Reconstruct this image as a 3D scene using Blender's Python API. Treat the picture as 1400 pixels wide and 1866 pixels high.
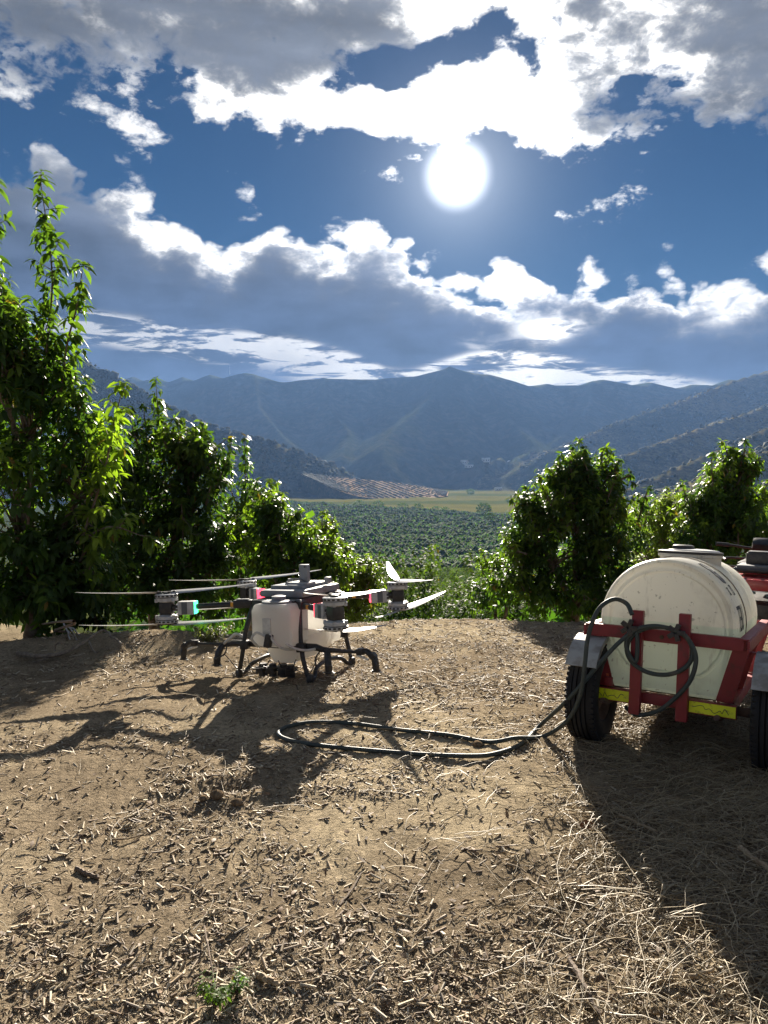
import bpy, bmesh, math, random
import numpy as np
from mathutils import Vector, Matrix, Euler

R = math.radians
SC = bpy.context.scene
COL = SC.collection
for _o in list(bpy.data.objects):
    bpy.data.objects.remove(_o)

# ------------------------------------------------------------------ camera
CAM_H = 1.6
PITCH = 3.4
cam_data = bpy.data.cameras.new('camera')
cam = bpy.data.objects.new('camera', cam_data)
COL.objects.link(cam)
cam.location = (0, 0, CAM_H)
cam.rotation_euler = (R(90 - PITCH), 0, 0)
cam_data.sensor_fit = 'VERTICAL'
cam_data.sensor_height = 36.0
cam_data.lens = 36.0 * 1400.0 / 1866.0
cam_data.clip_start = 0.05
cam_data.clip_end = 40000
SC.camera = cam

# ------------------------------------------------------------------ exposure and sampling
SC.view_settings.view_transform = 'Standard'
SC.view_settings.look = 'None'
SC.view_settings.gamma = 1.0
SC.view_settings.use_curve_mapping = False
SC.view_settings.exposure = 1.85
SC.render.engine = 'CYCLES'
SC.cycles.use_denoising = True
SC.cycles.max_bounces = 7
SC.cycles.diffuse_bounces = 3
SC.cycles.glossy_bounces = 3
SC.cycles.transmission_bounces = 5
SC.cycles.transparent_max_bounces = 8
SC.cycles.volume_bounces = 0
SC.cycles.sample_clamp_indirect = 6.0

# ------------------------------------------------------------------ sun
SUN_EL, SUN_AZ = 20.2, 5.3          # degrees; azimuth measured from +Y towards +X
sun_dir = Vector((math.sin(R(SUN_AZ)) * math.cos(R(SUN_EL)),
                  math.cos(R(SUN_AZ)) * math.cos(R(SUN_EL)), math.sin(R(SUN_EL))))
sd = bpy.data.lights.new('sun', 'SUN')
sd.energy = 5.0
sd.angle = R(0.53)
sd.color = (1.0, 0.90, 0.76)
sun = bpy.data.objects.new('sun', sd)
COL.objects.link(sun)
sun.rotation_euler = (-sun_dir).to_track_quat('-Z', 'Y').to_euler()


# ------------------------------------------------------------------ node expression helper
class NX:
    """wraps a float socket so node maths can be written as expressions"""
    def __init__(s, nt, sock):
        s.nt, s.k = nt, sock

    def _m(s, op, *a, clamp=False):
        n = s.nt.nodes.new('ShaderNodeMath')
        n.operation = op
        n.use_clamp = clamp
        for i, v in enumerate((s,) + a):
            if isinstance(v, NX):
                s.nt.links.new(v.k, n.inputs[i])
            else:
                n.inputs[i].default_value = v
        return NX(s.nt, n.outputs[0])

    def __add__(s, o): return s._m('ADD', o)
    def __radd__(s, o): return s._m('ADD', o)
    def __sub__(s, o): return s._m('SUBTRACT', o)
    def __mul__(s, o): return s._m('MULTIPLY', o)
    def __rmul__(s, o): return s._m('MULTIPLY', o)
    def __truediv__(s, o): return s._m('DIVIDE', o)
    def __neg__(s): return s._m('MULTIPLY', -1.0)
    def rsub(s, o): return (-s) + o
    def max(s, o): return s._m('MAXIMUM', o)
    def min(s, o): return s._m('MINIMUM', o)
    def pow(s, o): return s._m('POWER', o)
    def abs(s): return s._m('ABSOLUTE')
    def exp(s): return s._m('EXPONENT')
    def f(s, op, *a): return s._m(op, *a)
    def clamp(s): return s._m('ADD', 0.0, clamp=True)

    def ss(s, lo, hi, a=0.0, b=1.0):
        n = s.nt.nodes.new('ShaderNodeMapRange')
        n.interpolation_type = 'SMOOTHSTEP'
        s.nt.links.new(s.k, n.inputs[0])
        for i, v in enumerate((lo, hi, a, b)):
            n.inputs[1 + i].default_value = v
        return NX(s.nt, n.outputs[0])

    def curve(s, pts):
        n = s.nt.nodes.new('ShaderNodeFloatCurve')
        c = n.mapping.curves[0]
        while len(c.points) < len(pts):
            c.points.new(0.5, 0.5)
        for p, (x, y) in zip(c.points, sorted(pts)):
            p.location = (x, y)
            p.handle_type = 'AUTO_CLAMPED'
        n.mapping.use_clip = False
        n.mapping.update()
        s.nt.links.new(s.k, n.inputs['Value'])
        return NX(s.nt, n.outputs[0])


def nx_vec(nt, x, y, z):
    n = nt.nodes.new('ShaderNodeCombineXYZ')
    for i, v in enumerate((x, y, z)):
        if isinstance(v, NX):
            nt.links.new(v.k, n.inputs[i])
        else:
            n.inputs[i].default_value = v
    return n.outputs[0]


def nx_noise(nt, vec, scale, detail=4, rough=0.5, dist=0.0, lac=2.0):
    n = nt.nodes.new('ShaderNodeTexNoise')
    n.inputs['Scale'].default_value = scale
    n.inputs['Detail'].default_value = detail
    n.inputs['Roughness'].default_value = rough
    n.inputs['Lacunarity'].default_value = lac
    n.inputs['Distortion'].default_value = dist
    if vec is not None:
        nt.links.new(vec, n.inputs['Vector'])
    return NX(nt, n.outputs['Fac'])


def nx_mix(nt, fac, a, b):
    n = nt.nodes.new('ShaderNodeMix')
    n.data_type = 'RGBA'
    for i, v in ((0, fac), (6, a), (7, b)):
        if isinstance(v, NX):
            nt.links.new(v.k, n.inputs[i])
        elif isinstance(v, bpy.types.NodeSocket):
            nt.links.new(v, n.inputs[i])
        else:
            n.inputs[i].default_value = v if i == 0 else (tuple(v) + (1,))[:4]
    return n.outputs[2]


def nx_scale(nt, col, s):
    n = nt.nodes.new('ShaderNodeVectorMath')
    n.operation = 'SCALE'
    if isinstance(col, bpy.types.NodeSocket):
        nt.links.new(col, n.inputs[0])
    else:
        n.inputs[0].default_value = col
    if isinstance(s, NX):
        nt.links.new(s.k, n.inputs['Scale'])
    else:
        n.inputs['Scale'].default_value = s
    return n.outputs[0]


def nx_add(nt, a, b):
    n = nt.nodes.new('ShaderNodeVectorMath')
    n.operation = 'ADD'
    nt.links.new(a, n.inputs[0])
    nt.links.new(b, n.inputs[1])
    return n.outputs[0]


# ------------------------------------------------------------------ sky: Nishita with broken cloud banks
def px_dir(px, py):
    """direction (azimuth, elevation in degrees) seen at a point of the photograph"""
    x, u, f = px - 700.0, 933.0 - py, 1400.0
    p = R(PITCH)
    fy = f * math.cos(p) + u * math.sin(p)
    fz = u * math.cos(p) - f * math.sin(p)
    return math.degrees(math.atan2(x, fy)), math.degrees(math.atan2(fz, math.hypot(x, fy)))
def build_sky():
    w = bpy.data.worlds.new('World')
    SC.world = w
    w.use_nodes = True
    nt = w.node_tree
    nt.nodes.clear()
    L = nt.links.new
    out = nt.nodes.new('ShaderNodeOutputWorld')
    bg = nt.nodes.new('ShaderNodeBackground')
    bg.inputs['Strength'].default_value = 0.1
    L(bg.outputs[0], out.inputs[0])
    tc = nt.nodes.new('ShaderNodeTexCoord')
    D = tc.outputs['Generated']
    sep = nt.nodes.new('ShaderNodeSeparateXYZ')
    L(D, sep.inputs[0])
    dx, dy, dz = (NX(nt, o) for o in sep.outputs)
    az = dx.f('ARCTAN2', dy) * (180 / math.pi)
    el = dz.f('ARCSINE') * (180 / math.pi)

    sky = nt.nodes.new('ShaderNodeTexSky')
    sky.sky_type = 'NISHITA'
    sky.sun_disc = False
    sky.sun_elevation = R(SUN_EL)
    sky.sun_rotation = R(SUN_AZ)
    sky.altitude = 300
    sky.air_density = 1.0
    sky.dust_density = 0.0
    sky.ozone_density = 3.0
    hs = nt.nodes.new('ShaderNodeHueSaturation')
    hs.inputs['Saturation'].default_value = 1.45
    hs.inputs['Value'].default_value = SKY_VALUE
    L(sky.outputs[0], hs.inputs['Color'])
    tint = nt.nodes.new('ShaderNodeMix')
    tint.data_type = 'RGBA'
    tint.blend_type = 'MULTIPLY'
    tint.inputs[0].default_value = 1.0
    L(hs.outputs[0], tint.inputs[6])
    tint.inputs[7].default_value = (0.74, 0.76, 0.86, 1)
    blue = tint.outputs[2]

    # angle to the sun
    dp = nt.nodes.new('ShaderNodeVectorMath')
    dp.operation = 'DOT_PRODUCT'
    L(D, dp.inputs[0])
    dp.inputs[1].default_value = sun_dir
    cosang = NX(nt, dp.outputs['Value'])
    ang = cosang.min(1.0).f('ARCCOSINE') * (180 / math.pi)

    # noise space: direction stretched sideways towards the horizon
    nv = nx_vec(nt, dx, dy, dz * 1.9)
    warp = nx_noise(nt, nv, 3.0, 2, 0.5) - 0.5
    warp2 = nx_noise(nt, nv, 10.0, 3, 0.6) - 0.5
    azw = az + warp * 5.0
    u = azw / 80.0 + 0.5                     # -40..40 degrees -> 0..1
    uc = u.clamp()

    def boundary(pts, lo=0.0, hi=40.0):
        pp = []
        for px, py in pts:
            a, e = px_dir(px, py)
            pp.append((a / 80.0 + 0.5, e))
        c = uc.curve([(x, e / 40.0) for x, e in pp])
        return c * 40.0

    up_b = boundary([(-250, 190), (0, 130), (110, 150), (210, 185), (300, 150), (400, 205), (520, 180), (600, 175),
                     (680, 225), (760, 245), (850, 220), (950, 215), (1010, 280), (1080, 262), (1190, 285), (1290, 230), (1400, 240), (1700, 180)])
    lo_t = boundary([(-250, 260), (0, 240), (110, 262), (200, 300), (250, 330), (330, 345), (390, 380), (480, 345), (560, 372), (660, 385), (740, 420),
                     (810, 440), (900, 478), (985, 495), (1040, 470), (1090, 490), (1160, 462), (1260, 480), (1340, 485), (1400, 455), (1700, 420)])
    bl = boundary([(-250, 550), (0, 545), (180, 560), (330, 585), (500, 605), (640, 640), (720, 668), (790, 652), (900, 632), (980, 632), (1080, 660), (1250, 680), (1400, 700), (1700, 700)])

    big = nx_noise(nt, nv, 4.2, 6, 0.56, 0.1)
    fine = nx_noise(nt, nv, 17.0, 5, 0.66, 0.2)
    # cauliflower billows
    nv2 = nx_vec(nt, dx + warp2 * 0.05, dy + warp * 0.03, dz * 1.4 + warp2 * 0.03)
    rid = nt.nodes.new('ShaderNodeTexNoise')
    rid.noise_type = 'RIDGED_MULTIFRACTAL'
    rid.normalize = True
    rid.inputs['Scale'].default_value = 9.0
    rid.inputs['Detail'].default_value = 4.0
    rid.inputs['Roughness'].default_value = 0.55
    rid.inputs['Offset'].default_value = 1.0
    rid.inputs['Gain'].default_value = 1.5
    L(nv2, rid.inputs['Vector'])
    bil = NX(nt, rid.outputs['Fac']).rsub(0.5)

    azb = az + warp * 5 + warp2 * 2
    elb = el + warp2 * 2.5

    def blob(px, py, rx, ry, s):
        a, e = px_dir(px, py)
        qa = (azb - a) * (23.0 / rx)
        qe = (elb - e) * (23.0 / ry)
        q = qa * qa + qe * qe
        return (q * -1.0).exp() * s

    ultra = nx_noise(nt, nv2, 52.0, 4, 0.62, 0.3) - 0.5
    det = (big - 0.5) * 8.0 + (fine - 0.5) * 8.5 + ultra * 3.2
    sU = el - up_b                          # degrees inside the upper bank
    sL = lo_t - el
    holes = (blob(685, 122, 46, 28, -6.0) + blob(790, 92, 60, 22, -4) + blob(890, 50, 70, 28, -4.5) + blob(560, 195, 150, 36, 3.2) + blob(760, 205, 130, 34, 3.4) + blob(930, 180, 90, 40, 2.0)
             + blob(1150, 140, 60, 50, -3.2) + blob(1225, 0, 50, 40, -5) + blob(1015, 15, 40, 30, -3.5))
    covU = sU.min(9.0) * 0.75 - (el - 33.0).max(0.0).min(12.0) * 0.62 + det + bil * 2.0 + holes + 1.9
    covL = sL * 1.4 + (big - 0.5) * 2.6 + (fine - 0.5) * 5.0 + bil * 3.6 + ultra * 2.6 + blob(225, 292, 60, 20, 1.0) + blob(420, 405, 60, 30, -3.5) + blob(290, 270, 60, 60, -2.5) + 1.0

    # small stray puffs in the gap
    puff = (fine - 0.79) * 20.0 + (big - 0.5) * 4.0
    cov = covU.max(covL).max(puff)
    alpha = cov.ss(-0.2, 1.9)

    # optical thickness of what is in front of the sun
    thU = (sU.min(12.0) * 0.09 - 0.36 + (big - 0.5) * 6.0 + (fine - 0.5) * 5.5 + ultra * 1.2 + blob(150, 50, 330, 80, 1.5) + blob(560, 60, 130, 80, 1.2)
           + blob(1390, 100, 110, 110, 1.5) + blob(870, 135, 60, 36, 1.1) + blob(1060, 170, 50, 80, 1.1) + blob(1235, 185, 110, 60, 0.9)
           + blob(620, 30, 60, 60, 0.5) + blob(830, 215, 160, 60, -1.4))
    thL = (sL * 0.62 - 0.85 + (big - 0.5) * 3.6 + (fine - 0.5) * 4.2 + ultra * 1.0 + bil * 0.8 + blob(80, 330, 150, 80, 1.1) + blob(560, 430, 170, 55, 0.2)
           + blob(420, 410, 110, 45, -1.2) + blob(880, 505, 70, 40, -1.2) + blob(640, 420, 90, 40, -0.8) + blob(330, 430, 60, 70, -1.0))
    # bright thin strip under the lower bank, drawn out along the horizon
    hv = nx_vec(nt, dx, dy, dz * 6.0)
    strip = nx_noise(nt, hv, 12.0, 5, 0.66, 0.5)
    under = (bl - el).ss(-0.7, 0.5) * (strip - 0.36).ss(-0.02, 0.17)
    left = (az * -1.0).ss(4, 20)
    below = (bl - el).ss(2.2, 4.0) * left
    tear = blob(985, 605, 50, 22, 1.6) + blob(870, 632, 60, 16, 0.8) + blob(1330, 560, 45, 60, 0.7)
    thin = (under * (below * -1.0 + 1.0) * 0.95).max(tear * (strip - 0.22).ss(0.05, 0.3)).clamp()
    band = nx_noise(nt, hv, 4.0, 3, 0.55, 0.3)
    dark_t = thL.max(0.0) * (thin * -1.0 + 1.0)
    th = (thU * sU.ss(-1.0, 0.5)).max(dark_t).max(0.0)
    trans = (th * -2.4).exp()

    # colours: what gets through is white and strongest towards the sun; what does not is lit by the sky
    glow = (ang * -0.055).exp()
    lit = glow * 2.6 + 0.55
    lowmix = el.ss(9.0, 22.0)
    dark = nx_mix(nt, lowmix, (0.058, 0.088, 0.160), (0.150, 0.168, 0.205))
    dark = nx_scale(nt, dark, ((band - 0.5) * 1.8 + 1.05 + (fine - 0.5) * 1.7 + (big - 0.5) * 1.5).max(0.45))
    white = nx_mix(nt, el.ss(4.0, 12.0), (1.0, 0.94, 0.80), (1.0, 0.985, 0.95))
    white = nx_scale(nt, white, lit)
    cl = nx_mix(nt, trans, dark, white)
    cl = nx_scale(nt, cl, CLOUD_GAIN * 10.0)
    col = nx_mix(nt, alpha, blue, cl)
    # aureole and the sun itself, its disc widened by glare in the thin high air
    aur = (ang * -0.40).exp() * 0.85 + (ang * -0.13).exp() * 0.12
    disc = ang.ss(0.4, 2.7, 1.0, 0.0) * 2.6
    s = nx_scale(nt, (0.92, 0.96, 1.0), (aur + disc) * (CLOUD_GAIN * 10.0))
    L(nx_add(nt, col, s), bg.inputs['Color'])
    w.cycles.sampling_method = 'MANUAL'
    w.cycles.sample_map_resolution = 512


SKY_VALUE = 0.090
CLOUD_GAIN = 0.255
build_sky()
# ------------------------------------------------------------------ numpy noise
_rng = np.random.default_rng(7)
_PERM = _rng.permutation(512).astype(np.int64)
_GR = np.stack([np.cos(np.arange(64) * math.tau / 64), np.sin(np.arange(64) * math.tau / 64)], 1)


def gnoise(x, y, seed=0):
    x = np.asarray(x, float); y = np.asarray(y, float)
    xi = np.floor(x).astype(np.int64); yi = np.floor(y).astype(np.int64)
    xf = x - xi; yf = y - yi
    u = xf * xf * xf * (xf * (xf * 6 - 15) + 10)
    v = yf * yf * yf * (yf * (yf * 6 - 15) + 10)

    def g(ix, iy, dx, dy):
        h = _PERM[(_PERM[(ix + seed * 37) & 511] + iy) & 511] & 63
        return _GR[h, 0] * dx + _GR[h, 1] * dy
    a = g(xi, yi, xf, yf); b = g(xi + 1, yi, xf - 1, yf)
    c = g(xi, yi + 1, xf, yf - 1); d = g(xi + 1, yi + 1, xf - 1, yf - 1)
    return ((a * (1 - u) + b * u) * (1 - v) + (c * (1 - u) + d * u) * v) * 1.5


def fbm(x, y, octv=4, gain=0.5, seed=0):
    s = 0; a = 1; t = 0
    for i in range(octv):
        s = s + a * gnoise(x, y, seed + i); t += a
        x = x * 2.03 + 11.3; y = y * 2.03 - 7.7; a *= gain
    return s / t


def ridged(x, y, octv=4, gain=0.5, seed=0):
    s = 0; a = 1; t = 0
    for i in range(octv):
        s = s + a * (1 - np.abs(gnoise(x, y, seed + i)) * 1.6); t += a
        x = x * 2.03 + 5.1; y = y * 2.03 + 3.3; a *= gain
    return s / t


def sstep(x, a, b):
    t = np.clip((x - a) / (b - a), 0, 1)
    return t * t * (3 - 2 * t)


def at(px, py, d):
    """world point on the sight line through a photo point, at distance d along +Y"""
    x, u, f = px - 700.0, 933.0 - py, 1400.0
    p = R(PITCH)
    fy = f * math.cos(p) + u * math.sin(p)
    fz = u * math.cos(p) - f * math.sin(p)
    return np.array([x * d / fy, d, CAM_H + fz * d / fy])


# ------------------------------------------------------------------ object helpers
def tag(o, label=None, cat=None, group=None, kind=None):
    if label: o['label'] = label
    if cat: o['category'] = cat
    if group: o['group'] = group
    if kind: o['kind'] = kind
    return o


def link(o, parent=None):
    COL.objects.link(o)
    if parent is not None:
        o.parent = parent
    return o


def empty(name, loc=(0, 0, 0), rot=(0, 0, 0)):
    o = bpy.data.objects.new(name, None)
    o.empty_display_size = 0.1
    COL.objects.link(o)
    o.location = loc
    o.rotation_euler = rot
    return o


def np_mesh(name, V, F, mat=None, smooth=False, cols=None, attr='tint'):
    """mesh from numpy: V (n,3), F (m,k) with equal-sized faces"""
    me = bpy.data.meshes.new(name)
    V = np.ascontiguousarray(V, dtype=np.float32)
    F = np.ascontiguousarray(F, dtype=np.int32)
    k = F.shape[1]
    me.vertices.add(len(V)); me.vertices.foreach_set('co', V.ravel())
    me.loops.add(F.size); me.loops.foreach_set('vertex_index', F.ravel())
    me.polygons.add(len(F))
    me.polygons.foreach_set('loop_start', np.arange(0, F.size, k, dtype=np.int32))
    try:
        me.polygons.foreach_set('loop_total', np.full(len(F), k, dtype=np.int32))
    except Exception:
        pass
    if smooth:
        me.polygons.foreach_set('use_smooth', np.ones(len(F), dtype=bool))
    me.update(calc_edges=True)
    if cols is not None:
        at_ = me.color_attributes.new(attr, 'FLOAT_COLOR', 'POINT')
        C = np.ones((len(V), 4), np.float32)
        C[:, :cols.shape[1]] = cols
        at_.data.foreach_set('color', C.ravel())
    if mat is not None:
        me.materials.append(mat)
    return me


def np_obj(name, V, F, mat=None, parent=None, smooth=False, cols=None):
    return link(bpy.data.objects.new(name, np_mesh(name, V, F, mat, smooth, cols)), parent)


class MB:
    """collects shapes into one mesh"""
    def __init__(s):
        s.bm = bmesh.new()

    def box(s, c, size, rot=None, bevel=0.0, seg=2):
        m = Matrix.Translation(c)
        if rot is not None:
            m = m @ (rot.to_matrix().to_4x4() if isinstance(rot, Euler) else rot.to_4x4() if len(rot) == 3 and isinstance(rot, Matrix) else Euler(rot).to_matrix().to_4x4())
        m = m @ Matrix.Diagonal((size[0], size[1], size[2], 1))
        r = bmesh.ops.create_cube(s.bm, size=1.0, matrix=m)
        if bevel > 0:
            ed = list({e for v in r['verts'] for e in v.link_edges})
            bmesh.ops.bevel(s.bm, geom=ed, offset=bevel, segments=seg, profile=0.7, affect='EDGES', clamp_overlap=True)
        return s

    def cyl(s, a, b, r1, r2=None, seg=16, cap=True):
        a = Vector(a); b = Vector(b)
        d = b - a
        q = d.to_track_quat('Z', 'Y').to_matrix().to_4x4()
        m = Matrix.Translation((a + b) / 2) @ q
        bmesh.ops.create_cone(s.bm, cap_ends=cap, cap_tris=False, segments=seg, radius1=r1, radius2=r1 if r2 is None else r2, depth=d.length, matrix=m)
        return s

    def lathe(s, prof, seg=32, m=None, closed=False):
        """prof: list of (radius, z); spun about Z then moved by m"""
        m = m or Matrix.Identity(4)
        rings = []
        for r, z in prof:
            rings.append([s.bm.verts.new(m @ Vector((r * math.cos(math.tau * i / seg), r * math.sin(math.tau * i / seg), z))) for i in range(seg)])
        n = len(rings)
        for j in range(n if closed else n - 1):
            A, B = rings[j], rings[(j + 1) % n]
            for i in range(seg):
                s.bm.faces.new((A[i], A[(i + 1) % seg], B[(i + 1) % seg], B[i]))
        if not closed:
            for ring, flip in ((rings[0], True), (rings[-1], False)):
                try:
                    s.bm.faces.new(ring[::-1] if flip else ring)
                except ValueError:
                    pass
        return s

    def tube(s, pts, r, seg=10, cap=True):
        pts = [Vector(p) for p in pts]
        rr = r if isinstance(r, (list, tuple)) else [r] * len(pts)
        rings = []
        nrm = None
        for i, p in enumerate(pts):
            t = (pts[min(i + 1, len(pts) - 1)] - pts[max(i - 1, 0)]).normalized()
            if nrm is None:
                nrm = t.orthogonal().normalized()
            nrm = (nrm - t * nrm.dot(t))
            nrm = nrm.normalized() if nrm.length > 1e-6 else t.orthogonal().normalized()
            bn = t.cross(nrm)
            rings.append([s.bm.verts.new(p + (nrm * math.cos(math.tau * k / seg) + bn * math.sin(math.tau * k / seg)) * rr[i]) for k in range(seg)])
        for j in range(len(rings) - 1):
            A, B = rings[j], rings[j + 1]
            for k in range(seg):
                s.bm.faces.new((A[k], A[(k + 1) % seg], B[(k + 1) % seg], B[k]))
        if cap:
            s.bm.faces.new(rings[0][::-1]); s.bm.faces.new(rings[-1])
        return s

    def prism(s, outline, axis_from, axis_to):
        """outline: list of 3-vectors at one end; extruded by (axis_to-axis_from)"""
        d = Vector(axis_to) - Vector(axis_from)
        A = [s.bm.verts.new(Vector(p)) for p in outline]
        B = [s.bm.verts.new(Vector(p) + d) for p in outline]
        n = len(A)
        s.bm.faces.new(A[::-1]); s.bm.faces.new(B)
        for i in range(n):
            s.bm.faces.new((A[i], A[(i + 1) % n], B[(i + 1) % n], B[i]))
        return s

    def build(s, name, mat, parent=None, smooth=True, angle=40):
        bmesh.ops.recalc_face_normals(s.bm, faces=s.bm.faces[:])
        me = bpy.data.meshes.new(name)
        s.bm.to_mesh(me)
        s.bm.free()
        if smooth:
            me.polygons.foreach_set('use_smooth', [True] * len(me.polygons))
            me.set_sharp_from_angle(angle=R(angle))
        if mat is not None:
            me.materials.append(mat)
        return link(bpy.data.objects.new(name, me), parent)


def spline(pts, n=8):
    """Catmull-Rom through points"""
    P = [Vector(p) for p in pts]
    P = [P[0] * 2 - P[1]] + P + [P[-1] * 2 - P[-2]]
    o = []
    for i in range(1, len(P) - 2):
        a, b, c, d = P[i - 1:i + 3]
        for k in range(n):
            t = k / n
            o.append(0.5 * ((2 * b) + (c - a) * t + (2 * a - 5 * b + 4 * c - d) * t * t + (3 * b - a - 3 * c + d) * t ** 3))
    o.append(P[-2])
    return o


# ------------------------------------------------------------------ materials
def new_mat(name):
    m = bpy.data.materials.new(name)
    m.use_nodes = True
    nt = m.node_tree
    b = nt.nodes['Principled BSDF']
    return m, nt, b


def add_bump(nt, b, h, strength=0.3, dist=0.01):
    n = nt.nodes.new('ShaderNodeBump')
    n.inputs['Strength'].default_value = strength
    n.inputs['Distance'].default_value = dist
    nt.links.new(h.k if isinstance(h, NX) else h, n.inputs['Height'])
    nt.links.new(n.outputs[0], b.inputs['Normal'])


def simple_mat(name, col, rough=0.5, metal=0.0, col2=None, scale=20.0, bump=0.0, coords='Object', spec=0.5, lo=0.4, hi=0.65):
    """principled with a noise-driven second colour for wear and dust"""
    m, nt, b = new_mat(name)
    tc = nt.nodes.new('ShaderNodeTexCoord')
    n = nx_noise(nt, tc.outputs[coords], scale, 6, 0.6)
    c = nx_mix(nt, n.ss(lo, hi), col, col2 or tuple(v * 0.8 for v in col))
    nt.links.new(c, b.inputs['Base Color'])
    nt.links.new((n * 0.3 + (rough - 0.15)).clamp().k, b.inputs['Roughness'])
    b.inputs['Metallic'].default_value = metal
    b.inputs['Specular IOR Level'].default_value = spec
    if bump:
        add_bump(nt, b, nx_noise(nt, tc.outputs[coords], scale * 4, 4, 0.6), bump, 0.005)
    return m
# ------------------------------------------------------------------ terrain heights
_BY = np.array([-4000, -600, -60, -6, 0, 8.7, 9.6, 12, 20, 60, 120, 300, 600, 1200, 2200, 6000.0])
_BZ = np.array([160, 30, 2.5, 0.05, 0, 0, -0.25, -1.5, -4.0, -12, -20, -37, -47, -52, -56, -58.0])

# ridge lines as (photo x, photo y, distance); turned into world points
RIDGES = {
    'hill': [
        ([(-330, 540, 1650), (-120, 575, 1580), (60, 612, 1530), (150, 652, 1510), (230, 694, 1490), (300, 736, 1460), (400, 777, 1420), (500, 805, 1470), (560, 826, 1520), (610, 848, 1570), (650, 866, 1610)], 0.62),
    ],
    'mountain': [
        ([(-300, 700, 3300), (-60, 690, 3250), (120, 690, 3200), (230, 686, 3100), (310, 689, 3050), (400, 681, 3000), (460, 679, 2980), (520, 691, 2980), (590, 684, 2990), (680, 686, 3000), (760, 679, 3000), (822, 663, 3000),
          (870, 678, 3000), (960, 696, 3010), (1010, 700, 3020), (1080, 691, 3020), (1140, 693, 3020), (1250, 702, 3020), (1340, 690, 3020), (1420, 672, 3020), (1700, 660, 3100)], 0.50),
        ([(822, 664, 2990), (800, 705, 2750), (765, 745, 2480), (725, 775, 2260), (700, 810, 2050), (700, 845, 1880)], 0.36),
        ([(870, 678, 3000), (905, 735, 2680), (950, 785, 2380), (1000, 825, 2100), (990, 850, 1930)], 0.36),
        ([(590, 684, 2990), (600, 740, 2660), (640, 790, 2320), (620, 835, 2020)], 0.36),
        ([(460, 679, 2980), (470, 740, 2620), (520, 800, 2250)], 0.36),
        ([(1080, 691, 3010), (1075, 735, 2780), (1045, 780, 2520), (1000, 808, 2300)], 0.36),
    ],
    'foothill': [
        ([(1620, 655, 2600), (1480, 660, 2550), (1400, 674, 2500), (1330, 694, 2400), (1250, 724, 2280), (1150, 758, 2140), (1080, 787, 2040), (1010, 818, 1940), (960, 845, 1870)], 0.38),
        ([(1650, 650, 2000), (1500, 694, 1880), (1400, 737, 1780), (1300, 770, 1650), (1230, 795, 1560), (1130, 832, 1460), (1060, 860, 1390)], 0.37),
        ([(1650, 690, 1400), (1500, 735, 1300), (1400, 778, 1210), (1300, 822, 1130), (1200, 866, 1060), (1130, 895, 1020)], 0.36),
        ([(1700, 740, 980), (1500, 775, 920), (1400, 818, 860), (1320, 858, 820)], 0.36),
    ],
}
_SEG = []
for _n, _ls in RIDGES.items():
    for _pts, _k in _ls:
        W = np.array([at(*p) for p in _pts])
        for _a, _b in zip(W[:-1], W[1:]):
            _SEG.append((_n, _a, _b, _k))


def edge_y(x):
    """distance at which the flat yard breaks off into the slope"""
    return 8.75 + 0.25 * np.sin(x * 0.9 + 0.6) + 0.8 * sstep(np.abs(x), 2.6, 6.0)


def ground_z(x, y):
    """yard and slope, without the far ridges"""
    x = np.asarray(x, float); y = np.asarray(y, float)
    e = edge_y(x)
    yy = np.where(y > 7.0, y - (e - 8.7) * sstep(y, 7.0, 9.0) * (1 - sstep(y, 20, 60)), y)
    z = np.interp(yy, _BY, _BZ)
    near = 1 - sstep(np.hypot(x, y), 12, 40)
    z = z + near * 0.034 * np.clip(x + 0.3, -5, 0) * sstep(y, 1.0, 5.0)
    z = z - near * 0.0577 * np.clip(y - 5.2, 0, 3.6)
    # low berm on the left with a hollow behind it
    t = np.clip((x + 4.6) / 3.0, 0, 1)
    by = 7.0 + 0.85 * t
    w = sstep(x, -6.0, -4.0) * (1 - sstep(x, -2.3, -1.3))
    z = z + w * (0.17 * np.exp(-((y - by) / 0.42) ** 2) - 0.16 * np.exp(-((y - by - 0.95) / 0.5) ** 2))
    # dug-over patch in front of the drone
    dxx, dyy = x + 0.66, y - 3.80
    al = dxx * 0.94 + dyy * 0.34; ac = -dxx * 0.34 + dyy * 0.94
    z = z + np.exp(-(al / 0.34) ** 2) * (-0.045 * np.exp(-(ac / 0.06) ** 2) + 0.03 * np.exp(-((ac + 0.14) / 0.05) ** 2) + 0.018 * np.exp(-((ac - 0.15) / 0.07) ** 2))
    # uneven surface
    rr = np.hypot(x, y)
    amp = 1 - sstep(rr, 14, 30)
    z = z + amp * (0.026 * fbm(x * 0.9, y * 0.9, 3, 0.5, 3) + 0.016 * fbm(x * 4.5, y * 4.5, 3, 0.55, 9) + 0.010 * fbm(x * 17, y * 17, 2, 0.6, 15)
                  - 0.018 * np.exp(-((x + 1.25 + 0.10 * (y - 4)) / 0.11) ** 2) * (1 - sstep(y, 5.0, 6.2)))
    far = sstep(rr, 15, 60)
    z = z + far * (1.0 * fbm(x / 40, y / 40, 3, 0.5, 21)) * np.clip(rr / 200, 0.2, 3)
    return z


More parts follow.
